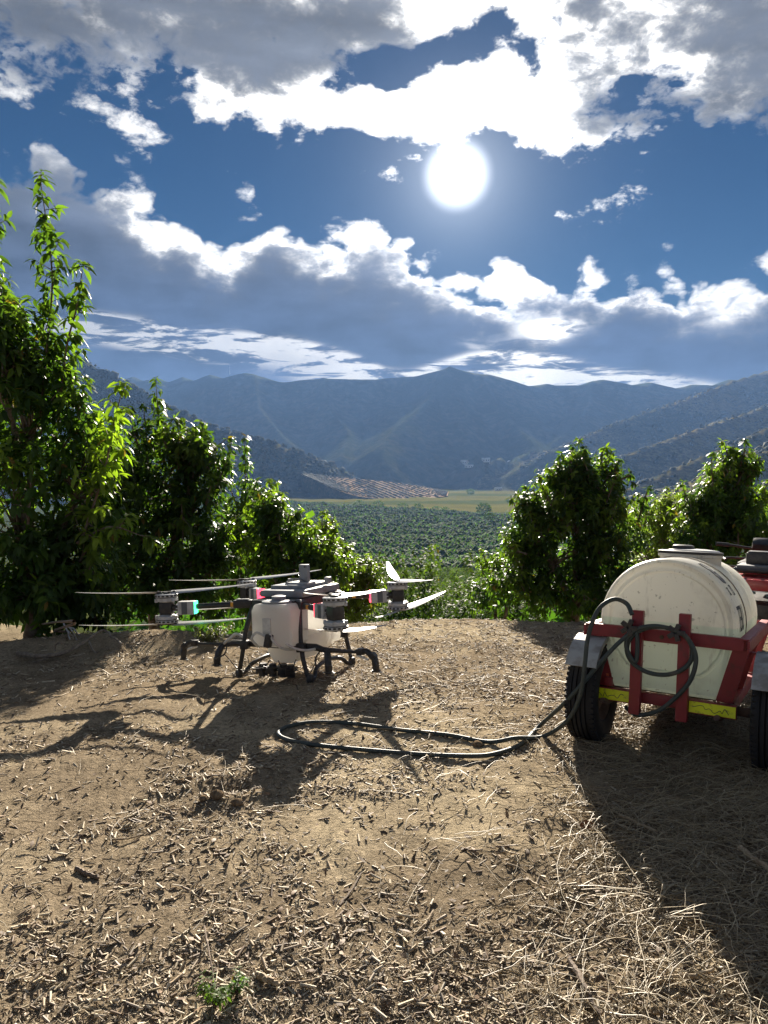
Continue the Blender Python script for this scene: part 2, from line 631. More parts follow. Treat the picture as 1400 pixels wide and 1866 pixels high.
def terrain(x, y):
    z0 = ground_z(x, y)
    lab = np.zeros(x.shape, np.int32)
    names = ['ground'] + list(RIDGES)
    best = np.full(x.shape, -1e9)
    gul = ridged(x / 520 + 0.15 * fbm(x / 300, y / 300, 2, 0.5, 43), y / 520, 4, 0.45, 40)
    gul2 = fbm(x / 60, y / 60, 3, 0.5, 50)
    for n, a, b, k in _SEG:
        ab = b[:2] - a[:2]
        L2 = ab @ ab
        t = np.clip(((x - a[0]) * ab[0] + (y - a[1]) * ab[1]) / L2, 0, 1)
        dd = np.hypot(x - a[0] - t * ab[0], y - a[1] - t * ab[1])
        h = a[2] + t * (b[2] - a[2])
        v = h - k * dd * (1 - 0.12 * np.clip(dd / 900, 0, 1)) - (1 - gul) * np.clip(dd * 0.40, 0, 150) + gul2 * np.clip(dd * 0.08, 0, 9)
        m = v > best
        best = np.where(m, v, best)
        lab = np.where(m, names.index(n), lab)
    big = best > z0
    # rounded foot where a hill meets the valley floor
    s = 6.0
    h = np.clip(0.5 + 0.5 * (best - z0) / s, 0, 1)
    zz = np.where(np.abs(best - z0) < s, z0 * (1 - h) + best * h + s * h * (1 - h), np.maximum(best, z0))
    rr = np.hypot(x, y)
    zz = np.where(rr > 300, zz, z0)
    lab = np.where(big & (rr > 300), lab, 0)
    return zz, lab


def field_line(x):
    """far edge of the orchard, where the pale field begins"""
    return np.clip(930 - 1.35 * (x + 10), 600, 1180)


def build_terrain():
    fr = np.arange(-33, 33.01, 0.19)
    az = np.concatenate([np.arange(-180, -34.5, 4.0), fr, np.arange(36, 178, 4.0)])
    r = 0.25 * 1.0175 ** np.arange(0, 563)
    A, RR = np.meshgrid(np.radians(az), r)
    X = RR * np.sin(A); Y = RR * np.cos(A)
    Z, LAB = terrain(X, Y)
    nr, na = X.shape
    V = np.stack([X, Y, Z], -1).reshape(-1, 3)
    V = np.vstack([V, [[0, 0, ground_z(np.array(0.0), np.array(0.0))]]])
    i = np.arange(nr - 1)[:, None]; j = np.arange(na)[None, :]
    jn = (j + 1) % na
    F = np.stack([(i * na + j), (i * na + jn), ((i + 1) * na + jn), ((i + 1) * na + j)], -1)
    F = F[:, :, ::-1].reshape(-1, 4)
    c = nr * na
    fan = np.stack([np.full(na, c), (np.arange(na) + 1) % na, np.arange(na), np.arange(na)], -1)
    lab = LAB.reshape(-1)
    fl = np.max(lab[F], axis=1)
    # soil and ground-cover colours that belong to the ground itself
    x, y = V[:, 0], V[:, 1]
    rr = np.hypot(x, y)
    n1 = fbm(x * 0.55, y * 0.55, 4, 0.55, 70)[:, None]
    n2 = fbm(x * 2.3, y * 2.3, 4, 0.55, 75)[:, None]
    soil = np.array([[0.228, 0.182, 0.126]]) * (1 + 0.30 * n1 + 0.25 * n2)
    sand = np.array([[0.365, 0.302, 0.205]])
    soil = soil + (sand - soil) * np.clip(n1 * 1.6 + n2 * 0.8 + 0.1 + 1.0 * np.exp(-((x - 0.15) / 0.75) ** 2 - ((y - 3.25) / 0.55) ** 2)[:, None], 0, 1)
    floor_ = np.array([[0.045, 0.056, 0.020]]) * (1 + 0.5 * fbm(x / 6, y / 6, 3, 0.5, 80)[:, None])
    fld = np.array([[0.125, 0.118, 0.036]]) * (1 + 0.35 * fbm(x / 90, y / 30, 3, 0.5, 85)[:, None])
    strip = (np.sin(y / 55 + 1.5 * fbm(x / 300, y / 300, 2, 0.5, 88)) > 0.55)[:, None]
    fld = np.where(strip, np.array([[0.075, 0.090, 0.028]]), fld)
    col = soil + (floor_ - soil) * sstep(y + 0 * x, 10.5, 16)[:, None]
    inf = sstep(y - field_line(x), -6, 6)[:, None]
    col = col + (fld - col) * inf
    col = np.clip(col, 0.02, 0.6)
    mats = {'ground': mat_ground(), 'hill': mat_scrub('hill_scrub', (0.050, 0.058, 0.026), (0.125, 0.105, 0.055), 0.06),
            'mountain': mat_scrub('mountain_scrub', (0.044, 0.056, 0.030), (0.085, 0.082, 0.048), 0.012),
            'foothill': mat_scrub('foothill_scrub', (0.060, 0.066, 0.030), (0.20, 0.160, 0.085), 0.035)}
    for k, n in enumerate(['ground'] + list(RIDGES)):
        f = F[fl == k]
        if n == 'ground':
            used = np.unique(np.concatenate([f.ravel(), [c]]))
        else:
            used = np.unique(f.ravel())
        mp = np.full(len(V), -1); mp[used] = np.arange(len(used))
        o = np_obj(n, V[used], mp[f], mats[n], smooth=True, cols=col[used])
        tag(o, kind='structure')


def mat_ground():
    m, nt, b = new_mat('ground_soil')
    at_ = nt.nodes.new('ShaderNodeAttribute'); at_.attribute_name = 'tint'
    g = nt.nodes.new('ShaderNodeNewGeometry')
    P = g.outputs['Position']
    n1 = nx_noise(nt, P, 45.0, 6, 0.68)
    n2 = nx_noise(nt, P, 7.0, 5, 0.6)
    n3 = nx_noise(nt, P, 160.0, 3, 0.6)
    c = nx_scale(nt, at_.outputs['Color'], ((n1 - 0.5) * 2.0 + (n2 - 0.5) * 1.0 + (n3 - 0.5) * 1.6 + 1.0).max(0.2))
    nt.links.new(c, b.inputs['Base Color'])
    b.inputs['Roughness'].default_value = 0.95
    b.inputs['Specular IOR Level'].default_value = 0.0
    add_bump(nt, b, n1 * 0.6 + n3 * 0.35 + n2 * 0.6, 0.9, 0.02)
    return m


def mat_scrub(name, dark, light, scale):
    m, nt, b = new_mat(name)
    g = nt.nodes.new('ShaderNodeNewGeometry')
    P = g.outputs['Position']
    big = nx_noise(nt, P, scale * 0.12, 5, 0.55)
    n = nx_noise(nt, P, scale, 6, 0.65)
    spot = nx_noise(nt, P, scale * 4, 4, 0.7)
    f = (big - 0.5) * 1.4 + (n - 0.5) * 1.0 + (spot - 0.5) * 1.4 + 0.45
    c = nx_mix(nt, f.ss(0.25, 0.85), dark, light)
    nt.links.new(c, b.inputs['Base Color'])
    b.inputs['Roughness'].default_value = 1.0
    b.inputs['Specular IOR Level'].default_value = 0.0
    add_bump(nt, b, n + spot * 0.7, 0.8, 0.10 / scale)
    return m


build_terrain()


def build_haze():
    """the air of the valley: one closed box of thin pale volume"""
    mb = MB()
    mb.box((0, 0, 178), (9600, 9600, 516))
    m = bpy.data.materials.new('valley_haze')
    m.use_nodes = True
    nt = m.node_tree
    nt.nodes.clear()
    out = nt.nodes.new('ShaderNodeOutputMaterial')
    v = nt.nodes.new('ShaderNodeVolumePrincipled')
    v.inputs['Color'].default_value = (0.27, 0.50, 1.0, 1)
    v.inputs['Density'].default_value = HAZE_DENSITY
    v.inputs['Anisotropy'].default_value = 0.1
    nt.links.new(v.outputs[0], out.inputs['Volume'])
    o = mb.build('haze', m, smooth=False)
    tag(o, kind='stuff')
    return o


HAZE_DENSITY = 0.85e-4
build_haze()
# ------------------------------------------------------------------ trees
def mat_leaf(name, trans=0.5, rough=0.32):
    m, nt, b = new_mat(name)
    at_ = nt.nodes.new('ShaderNodeAttribute'); at_.attribute_name = 'tint'
    oi = nt.nodes.new('ShaderNodeObjectInfo')
    rnd = NX(nt, oi.outputs['Random'])
    g = nt.nodes.new('ShaderNodeNewGeometry')
    n = nx_noise(nt, g.outputs['Position'], 18.0, 3, 0.6)
    base = nx_scale(nt, at_.outputs['Color'], (n - 0.5) * 0.7 + 0.9 + rnd * 0.25)
    nt.links.new(base, b.inputs['Base Color'])
    b.inputs['Roughness'].default_value = rough
    b.inputs['Specular IOR Level'].default_value = 0.22
    tr = nt.nodes.new('ShaderNodeBsdfTranslucent')
    mul = nt.nodes.new('ShaderNodeMix'); mul.data_type = 'RGBA'; mul.blend_type = 'MULTIPLY'
    mul.inputs[0].default_value = 1.0
    nt.links.new(base, mul.inputs[6]); mul.inputs[7].default_value = (2.25, 2.75, 0.65, 1)
    nt.links.new(mul.outputs[2], tr.inputs['Color'])
    mx = nt.nodes.new('ShaderNodeMixShader')
    mx.inputs[0].default_value = trans
    nt.links.new(b.outputs[0], mx.inputs[1]); nt.links.new(tr.outputs[0], mx.inputs[2])
    out = nt.nodes['Material Output']
    nt.links.new(mx.outputs[0], out.inputs['Surface'])
    return m


MAT_LEAF = mat_leaf('avocado_leaf', 0.5, 0.42)
MAT_BARK = simple_mat('bark', (0.115, 0.085, 0.060), 0.9, col2=(0.20, 0.17, 0.13), scale=14, bump=0.6, spec=0.1)


def unit(v):
    return v / np.maximum(np.linalg.norm(v, axis=-1, keepdims=True), 1e-9)


def leaf_mesh(B, D, N, ln, wd, curl, col, rows=4, fold=False):
    """blades: base B, direction D, face normal N, length, width, downward curl; (n,) arrays"""
    n = len(B)
    D = unit(D)
    N = unit(N - D * np.sum(N * D, 1, keepdims=True))
    S = np.cross(D, N)
    ts = np.linspace(0, 1, rows)
    prof = np.sin(np.pi * np.clip(ts, 0, 1) ** 0.85) * 0.97 + 0.03
    prof[0] = 0.10; prof[-1] = 0.03
    cols_ = (-1, 0, 1) if fold else (-1, 1)
    V = np.empty((n, rows, len(cols_), 3))
    for i, t in enumerate(ts):
        ctr = B + D * (ln * t)[:, None] - N * (curl * ln * t * t)[:, None]
        for j, sgn in enumerate(cols_):
            V[:, i, j] = ctr + S * (wd * 0.5 * prof[i] * sgn)[:, None] + (N * (wd * 0.16 * prof[i])[:, None] if (fold and sgn != 0) else 0)
    nc = len(cols_)
    q = []
    for i in range(rows - 1):
        for j in range(nc - 1):
            q.append([i * nc + j, i * nc + j + 1, (i + 1) * nc + j + 1, (i + 1) * nc + j])
    q = np.array(q)
    F = (np.arange(n)[:, None, None] * (rows * nc) + q[None]).reshape(-1, 4)
    C = np.repeat(col, rows * nc, axis=0)
    return V.reshape(-1, 3), F, C


def shoots_to_leaves(P, A, slen, nl, leaf, rng, young, droop=0.75, sp=0.8, tone=(0.028, 0.056, 0.016), ytone=(0.135, 0.180, 0.027)):
    """P shoot bases, A shoot axes; returns leaf arrays"""
    k = len(P)
    A = unit(A)
    ref = unit(rng.normal(size=(k, 3)))
    U = unit(np.cross(A, ref)); W = np.cross(A, U)
    i = np.arange(nl)
    ph = (i[None] * 2.4 + rng.uniform(0, 6.28, (k, 1))) + rng.normal(0, 0.35, (k, nl))
    s = ((i[None] + 0.5) / nl) ** sp * np.ones((k, 1))
    lift = 0.35 + 0.9 * s ** 2 + rng.normal(0, 0.15, (k, nl))
    out = U[:, None] * np.cos(ph)[..., None] + W[:, None] * np.sin(ph)[..., None]
    D = out + A[:, None] * lift[..., None]
    D = unit(D)
    D[..., 2] -= droop * (0.55 + 0.6 * rng.random((k, nl)))
    B = P[:, None] + A[:, None] * (s * slen[:, None])[..., None]
    N = A[:, None] * 0.6 + np.array([0, 0, 0.8]) + rng.normal(0, 0.35, (k, nl, 3))
    ln = leaf * (0.65 + 0.5 * rng.random((k, nl))) * (1.05 - 0.45 * s)
    wd = ln * (0.36 + 0.10 * rng.random((k, nl)))
    cu = 0.18 + 0.35 * rng.random((k, nl))
    y = np.clip(young[:, None] * (0.35 + 0.9 * s) + rng.normal(0, 0.06, (k, nl)), 0, 1)[..., None]
    col = np.array(tone) * (1 - y) + np.array(ytone) * y
    col = col * (0.75 + 0.5 * rng.random((k, nl, 1)))
    bronze = (rng.random((k, nl, 1)) < 0.012)
    col = np.where(bronze, np.array([0.13, 0.085, 0.03]), col)
    f = lambda a: a.reshape(k * nl, *a.shape[2:])
    return f(B), f(D), f(N), f(ln), f(wd), f(cu), f(col)


def tube_np(pts, rad, seg=5):
    pts = np.asarray(pts, float)
    n = len(pts)
    t = unit(np.gradient(pts, axis=0))
    ref = np.where(np.abs(t[:, 2:3]) > 0.9, np.array([[1.0, 0, 0]]), np.array([[0, 0, 1.0]]))
    u = unit(np.cross(t, ref)); w = np.cross(t, u)
    a = np.arange(seg) * math.tau / seg
    V = pts[:, None] + (u[:, None] * np.cos(a)[None, :, None] + w[:, None] * np.sin(a)[None, :, None]) * np.asarray(rad)[:, None, None]
    i = np.arange(n - 1)[:, None]; j = np.arange(seg)[None]
    F = np.stack([i * seg + j, i * seg + (j + 1) % seg, (i + 1) * seg + (j + 1) % seg, (i + 1) * seg + j], -1).reshape(-1, 4)
    return V.reshape(-1, 3), F


def merge(parts):
    vs, fs, cs, o = [], [], [], 0
    for p in parts:
        vs.append(p[0]); fs.append(p[1] + o); o += len(p[0])
        if len(p) > 2: cs.append(p[2])
    return np.vstack(vs), np.vstack(fs), (np.vstack(cs) if cs else None)


def bez(a, b, c, n):
    t = np.linspace(0, 1, n)[:, None]
    return a * (1 - t) ** 2 + 2 * b * t * (1 - t) + c * t ** 2


def make_tree(name, base, lobes, leaders, label, cat='tree', group=None, leaf=0.15, seed=1, density=1.0, young=0.25,
              tone=(0.028, 0.056, 0.016), ytone=(0.135, 0.180, 0.027), fold=False, rows=4, trunk_r=0.07, nl=11, spr=5):
    """base: world point; lobes: (centre, radii, shoots); leaders: (list of points, youth). All in world metres."""
    rng = np.random.default_rng(seed)
    base = np.asarray(base, float)
    leaves, wood = [], []
    top = max(c[2] + r[2] for c, r, _ in lobes)
    fork = base + np.array([0, 0, 0.35 + 0.08 * (top - base[2])])
    wood.append(tube_np(np.linspace(base - [0, 0, 0.25], fork, 5) + rng.normal(0, 0.012, (5, 3)), np.linspace(trunk_r * 1.35, trunk_r, 5), 9))
    for (c, r, k) in lobes:
        c = np.asarray(c, float); r = np.asarray(r, float)
        k = int(k * density)
        # the lobe is made of a handful of leafy clumps on its surface with thinner foliage between
        nc = 9
        cd = unit(rng.normal(size=(nc, 3)) + [0, 0, 0.25])
        cr = 0.72 + 0.34 * rng.random((nc, 1))
        ci = rng.integers(0, nc, k)
        d = unit(rng.normal(size=(k, 3)))
        off = cd[ci] * cr[ci] + d * (0.20 + 0.22 * rng.random((k, 1)))
        thin = rng.random((k, 1)) < 0.28
        off = np.where(thin, d * (0.4 + 0.6 * rng.random((k, 1))), off)
        off = off * 0.80
        P = c + off * r
        rad = np.linalg.norm(off, axis=1, keepdims=True)
        d = unit(off)
        P[:, 2] = np.maximum(P[:, 2], base[2] + 0.12 + 0.25 * rng.random(k))
        A = d * 0.75 + np.array([0, 0, 0.65]) + rng.normal(0, 0.3, (k, 3))
        yg = np.clip(young * (0.2 + 1.6 * rng.random(k)) * (0.4 + 0.9 * (rad[:, 0] > 0.85)) * (0.6 + 0.6 * (d[:, 2] > 0.1)), 0, 1)
        leaves.append(leaf_mesh(*shoots_to_leaves(P, A, leaf * (1.2 + 1.0 * rng.random(k)), nl, leaf, rng, yg, tone=tone, ytone=ytone), rows=rows, fold=fold))
        mid = (fork + c) / 2 + rng.normal(0, 0.08, 3) * [1, 1, 0.3]
        wood.append(tube_np(bez(fork, mid, c + [0, 0, r[2] * 0.3], 7), np.linspace(trunk_r * 0.75, trunk_r * 0.2, 7), 7))
        for q in rng.choice(k, min(k, 26), replace=False):
            st = c + (fork - c) * 0.25 * rng.random()
            wood.append(tube_np(bez(st, (st + P[q]) / 2 + [0, 0, 0.08], P[q] + A[q] * 0.03, 5), np.linspace(trunk_r * 0.24, 0.005, 5), 4))
    # stray upright shoots that break the outline
    leaders = list(leaders)
    for (c, r, k) in lobes:
        c = np.asarray(c, float); r = np.asarray(r, float)
        for q in range(int(spr)):
            a = unit(rng.normal(size=3) + [0, 0, 0.75])
            if a[2] < -0.1: a[2] = 0.2
            p0 = c + a * r * 0.75
            p2 = c + a * r * (1.0 + 0.25 * rng.random()) + [0, 0, (0.12 + 0.55 * rng.random() ** 2) * (r[2] * 0.8 + 0.25)]
            leaders.append(([tuple(p0), tuple((p0 + p2) / 2 + rng.normal(0, 0.03, 3)), tuple(p2)], young * 2.2 * rng.random()))
    for (pts, yth) in leaders:
        pts = np.array([np.array(p) for p in spline(pts, 6)])
        L = np.concatenate([[0], np.cumsum(np.linalg.norm(np.diff(pts, axis=0), axis=1))])
        wood.append(tube_np(pts, np.linspace(0.016, 0.005, len(pts)), 5))
        k = max(4, int(L[-1] / (leaf * 0.25) * (0.6 + 0.4 * density)))
        s = np.clip((np.arange(k) + 0.6 * rng.random(k)) / k, 0, 1) * L[-1]
        s[-3:] = L[-1]
        P = np.stack([np.interp(s, L, pts[:, q]) for q in range(3)], 1)
        ax = unit(np.stack([np.interp(s, L, np.gradient(pts[:, q], L)) for q in range(3)], 1))
        A = unit(rng.normal(size=(k, 3))) * 1.0 + ax * 0.5 + [0, 0, 0.25]
        A[-3:] = ax[-3:] + rng.normal(0, 0.2, (3, 3))
        tip = (s / L[-1])
        sl = leaf * (1.75 - 1.05 * tip) * (0.25 + 1.15 * rng.random(k))
        for q in range(k):
            if sl[q] > leaf * 0.7:
                wood.append(tube_np(np.array([P[q], P[q] + unit(A[q:q + 1])[0] * sl[q]]), [0.005, 0.003], 3))
        leaves.append(leaf_mesh(*shoots_to_leaves(P, A, sl, 6, leaf * 1.1, rng, np.clip(yth + rng.normal(0, 0.12, k), 0, 1), droop=0.85, sp=0.4, tone=tone, ytone=ytone), rows=rows, fold=fold))
    root = empty(name, base)
    V, F, C = merge(leaves)
    np_obj('crown', V - base, F, MAT_LEAF, root, smooth=True, cols=C)
    V, F, _ = merge(wood)
    np_obj('trunk', V - base, F, MAT_BARK, root, smooth=True)
    return tag(root, label, cat, group)


def pl(px, py, d, rx, ry, k, rd=None):
    """a crown lobe from where it shows in the photo and how far away it is"""
    return (at(px, py, d), (rx / 1400 * d, (rd or rx) / 1400 * d, ry / 1400 * d), k)


def pts(d, *xy):
    return [tuple(at(x, y, d + (q[0] if q else 0))) for x, y, *q in xy]


def gpt(px, d, dy=0.0):
    p = at(px, 900, d)
    return np.array([p[0], d, float(ground_z(np.array(p[0]), np.array(d))) - dy])


G_NEAR = 'avocado trees around the edge of the yard'
d = 8.4
make_tree('avocado_tree', gpt(55, d), [pl(55, 770, d, 90, 140, 95), pl(30, 960, d, 140, 160, 150), pl(150, 900, d, 60, 130, 70), pl(95, 1050, d, 105, 90, 95), pl(5, 650, d, 70, 80, 70), pl(60, 1100, d, 110, 60, 110), pl(150, 1090, d, 40, 60, 60)],
          [(pts(d, (70, 780), (85, 640), (95, 500), (75, 335)), 0.20), (pts(d, (105, 780), (120, 640), (140, 560), (150, 492)), 0.25), (pts(d - .5, (150, 980), (190, 860), (205, 780), (222, 715)), 0.85),
           (pts(d - .5, (140, 990), (200, 960), (255, 975)), 0.55), (pts(d, (-20, 700), (-15, 520), (-10, 350)), 0.2), (pts(d, (60, 760), (50, 660), (40, 590)), 0.3), (pts(d, (100, 840), (145, 760), (130, 690)), 0.45),
           (pts(d - .4, (150, 920), (185, 880), (215, 830)), 0.9)],
          'tall leafy avocado tree at the left edge with two bare-stemmed shoots against the clouds', group=G_NEAR, leaf=0.185, seed=3, young=0.22, fold=True, trunk_r=0.075)
d = 10.4
make_tree('avocado_tree', gpt(275, d), [pl(285, 880, d, 85, 110, 190), pl(250, 990, d, 110, 110, 220), pl(355, 930, d, 65, 110, 150), pl(365, 840, d, 48, 40, 60), pl(330, 1040, d, 110, 70, 150), pl(190, 930, d, 50, 90, 80), pl(290, 1085, d, 130, 45, 150)],
          [(pts(d, (270, 880), (268, 810), (262, 745)), 0.15), (pts(d, (310, 850), (300, 800), (295, 770)), 0.2), (pts(d, (370, 860), (390, 820), (375, 792)), 0.2), (pts(d, (385, 900), (410, 850), (420, 825)), 0.2), (pts(d, (400, 990), (430, 960), (455, 1010)), 0.75)],
          'dense dark avocado tree behind the left rotor with a ragged top', group=G_NEAR, leaf=0.150, seed=5, young=0.2, density=1.2)
d = 12.5
make_tree('avocado_tree', gpt(455, d), [pl(455, 960, d, 50, 60, 110), pl(470, 1030, d, 75, 70, 150), pl(430, 1000, d, 45, 60, 80), pl(450, 1090, d, 70, 35, 90)],
          [(pts(d, (450, 950), (448, 880), (446, 802)), 0.15), (pts(d, (470, 940), (490, 900), (500, 885)), 0.7)],
          'slim avocado tree with one thin upright shoot against the hillside', group=G_NEAR, leaf=0.135, seed=8, young=0.25)
d = 10.8
make_tree('avocado_tree', gpt(535, d, 0), [pl(530, 1020, d, 62, 62, 130), pl(500, 960, d, 38, 50, 70), pl(580, 1040, d, 45, 50, 90), pl(540, 1085, d, 80, 40, 90)],
          [(pts(d, (505, 960), (500, 925), (492, 888)), 0.95), (pts(d, (530, 990), (548, 955), (545, 935)), 0.95), (pts(d, (570, 1010), (590, 985), (605, 965)), 0.95), (pts(d, (520, 1060), (500, 1030), (480, 1020)), 0.9), (pts(d, (600, 1060), (630, 1030), (650, 1030)), 0.9), (pts(d, (560, 1050), (545, 1020), (540, 1010)), 0.95)],
          'avocado tree with bright yellow-green new shoots behind the white drone tank', group=G_NEAR, leaf=0.145, seed=12, young=0.55)
d = 13.5
make_tree('avocado_tree', gpt(640, d), [pl(635, 1060, d, 55, 55, 130), pl(600, 1010, d, 35, 40, 60), pl(665, 1090, d, 45, 35, 70), pl(620, 1115, d, 60, 35, 70)],
          [(pts(d, (600, 1010), (590, 980), (595, 962)), 0.5), (pts(d, (655, 1060), (672, 1040), (675, 1030)), 0.4)],
          'low olive-brown avocado tree just right of the drone antenna', group=G_NEAR, leaf=0.125, seed=15, young=0.32, tone=(0.055, 0.070, 0.020))
d = 10.6
make_tree('avocado_tree', gpt(1050, d), [pl(1045, 950, d, 85, 75, 200), pl(1005, 1020, d, 85, 80, 190), pl(1092, 880, d, 52, 34, 90), pl(1110, 1010, d, 75, 90, 210), pl(965, 970, d, 38, 55, 80), pl(1060, 1090, d, 130, 45, 200), pl(960, 1080, d, 60, 60, 110), pl(1040, 880, d, 35, 40, 60)],
          [(pts(d, (1035, 900), (1040, 865), (1062, 832)), 0.5), (pts(d, (1020, 900), (1018, 860), (1020, 836)), 0.2), (pts(d, (1100, 880), (1120, 855), (1128, 842)), 0.1), (pts(d, (970, 960), (955, 905), (958, 890)), 0.2), (pts(d - .3, (1000, 990), (975, 960), (968, 945)), 0.9), (pts(d - .3, (1010, 930), (990, 890), (985, 875)), 0.8), (pts(d - .3, (960, 1010), (935, 1000), (925, 990)), 0.7), (pts(d, (1160, 960), (1175, 910), (1180, 895)), 0.1)],
          'big rounded avocado tree just left of the tank trailer', group=G_NEAR, leaf=0.122, seed=21, young=0.3, density=1.25, spr=7)
d = 12.4
make_tree('shrub', gpt(1205, d), [pl(1205, 955, d, 65, 50, 260), pl(1180, 1010, d, 80, 70, 300), pl(1255, 1000, d, 70, 70, 240), pl(1200, 1075, d, 110, 60, 240)],
          [(pts(d, (1215, 950), (1228, 915), (1235, 890)), 0.3), (pts(d, (1185, 950), (1172, 920), (1165, 905)), 0.3)],
          'pale silvery green shrub between the two trees behind the tank', 'shrub', leaf=0.085, seed=25, young=0.6, tone=(0.085, 0.105, 0.040), ytone=(0.17, 0.20, 0.07))
d = 11.2
make_tree('avocado_tree', gpt(1330, d), [pl(1320, 930, d, 62, 70, 170), pl(1285, 975, d, 55, 55, 120), pl(1370, 975, d, 70, 85, 190), pl(1320, 1030, d, 110, 60, 170), pl(1335, 870, d, 35, 32, 50)],
          [(pts(d, (1320, 890), (1322, 850), (1330, 822)), 0.2), (pts(d, (1345, 880), (1370, 855), (1372, 848)), 0.2), (pts(d, (1270, 950), (1250, 905), (1245, 888)), 0.15), (pts(d, (1380, 930), (1395, 890), (1400, 878)), 0.7)],
          'dark avocado tree above the water tank at the right edge', group=G_NEAR, leaf=0.122, seed=28, young=0.32, density=1.25, spr=7)
d = 15.5
make_tree('avocado_tree', gpt(905, d), [pl(905, 1075, d, 50, 48, 130), pl(935, 1040, d, 35, 45, 70)],
          [(pts(d, (905, 1060), (900, 1030), (905, 1015)), 0.5)],
          'low avocado tree on the slope left of the big rounded tree', group=G_NEAR, leaf=0.125, seed=31, young=0.4)
MAT_FAR = mat_leaf('orchard_leaf', 0.34, 0.8)
MAT_FAR.node_tree.nodes['Principled BSDF'].inputs['Specular IOR Level'].default_value = 0.08

MAT_NEARORCH = mat_leaf('slope_tree_leaf', 0.22, 0.7)
MAT_NEARORCH.node_tree.nodes['Principled BSDF'].inputs['Specular IOR Level'].default_value = 0.12


# ------------------------------------------------------------------ the orchard below, the scrub and the far things
m_, nt_, b_ = new_mat('scrub_leaves')
_a = nt_.nodes.new('ShaderNodeAttribute'); _a.attribute_name = 'tint'
_g = nt_.nodes.new('ShaderNodeNewGeometry')
_n = nx_noise(nt_, _g.outputs['Position'], 1.2, 4, 0.7)
nt_.links.new(nx_scale(nt_, _a.outputs['Color'], _n * 1.4 + 0.3), b_.inputs['Base Color'])
b_.inputs['Roughness'].default_value = 0.9
b_.inputs['Specular IOR Level'].default_value = 0.1
add_bump(nt_, b_, _n, 1.0, 0.8)
MAT_SCRUB = m_


def orchard_variant(seed, n_shoot, leaf, h=3.0, w=1.35, rows=4, nl=9):
    rng = np.random.default_rng(seed)
    lobes = []
    for i in range(5):
        a = rng.uniform(0, 6.28)
        lobes.append((np.array([math.cos(a) * w * 0.45, math.sin(a) * w * 0.45, h * rng.uniform(0.3, 0.72)]), np.array([w * 0.62, w * 0.62, h * 0.27])))
    lobes.append((np.array([0, 0, h * 0.5]), np.array([w * 0.8, w * 0.8, h * 0.42])))
    out = []
    for c, r in lobes:
        k = n_shoot // 6
        dd = unit(rng.normal(size=(k, 3)))
        rad = (0.5 + 0.5 * rng.random((k, 1)) ** 0.6) * (1 + 0.2 * rng.normal(size=(k, 1)))
        P = c + dd * rad * r
        P[:, 2] = np.maximum(P[:, 2], 0.2)
        A = dd * 0.7 + np.array([0, 0, 0.8]) + rng.normal(0, 0.3, (k, 3))
        yg = np.clip(0.5 * rng.random(k) * (0.3 + 0.9 * (dd[:, 2] > 0.2)), 0, 1)
        out.append(leaf_mesh(*shoots_to_leaves(P, A, leaf * (1.3 + rng.random(k)), nl, leaf, rng, yg, tone=(0.030, 0.050, 0.016), ytone=(0.075, 0.100, 0.024)), rows=rows))
    for q in range(5):                                   # upright tips
        p = np.array([rng.normal(0, w * 0.3), rng.normal(0, w * 0.3), h * 0.8])
        P = p + np.linspace(0, 1, 6)[:, None] * [0.1 * rng.normal(), 0.1 * rng.normal(), 0.55]
        out.append(leaf_mesh(*shoots_to_leaves(P, np.tile([0, 0, 1.0], (6, 1)) + rng.normal(0, .4, (6, 3)), np.full(6, leaf), 6, leaf, rng, np.full(6, 0.6)), rows=rows))
    out.append((*tube_np(np.array([[0, 0, -0.6], [0.02, 0.01, 0.3], [0, 0.03, h * 0.5]]), [0.09, 0.07, 0.03], 6),))
    n = len(out[-1][0])
    out[-1] = (*out[-1], np.tile([[0.05, 0.04, 0.03]], (n, 1)))
    return merge(out)


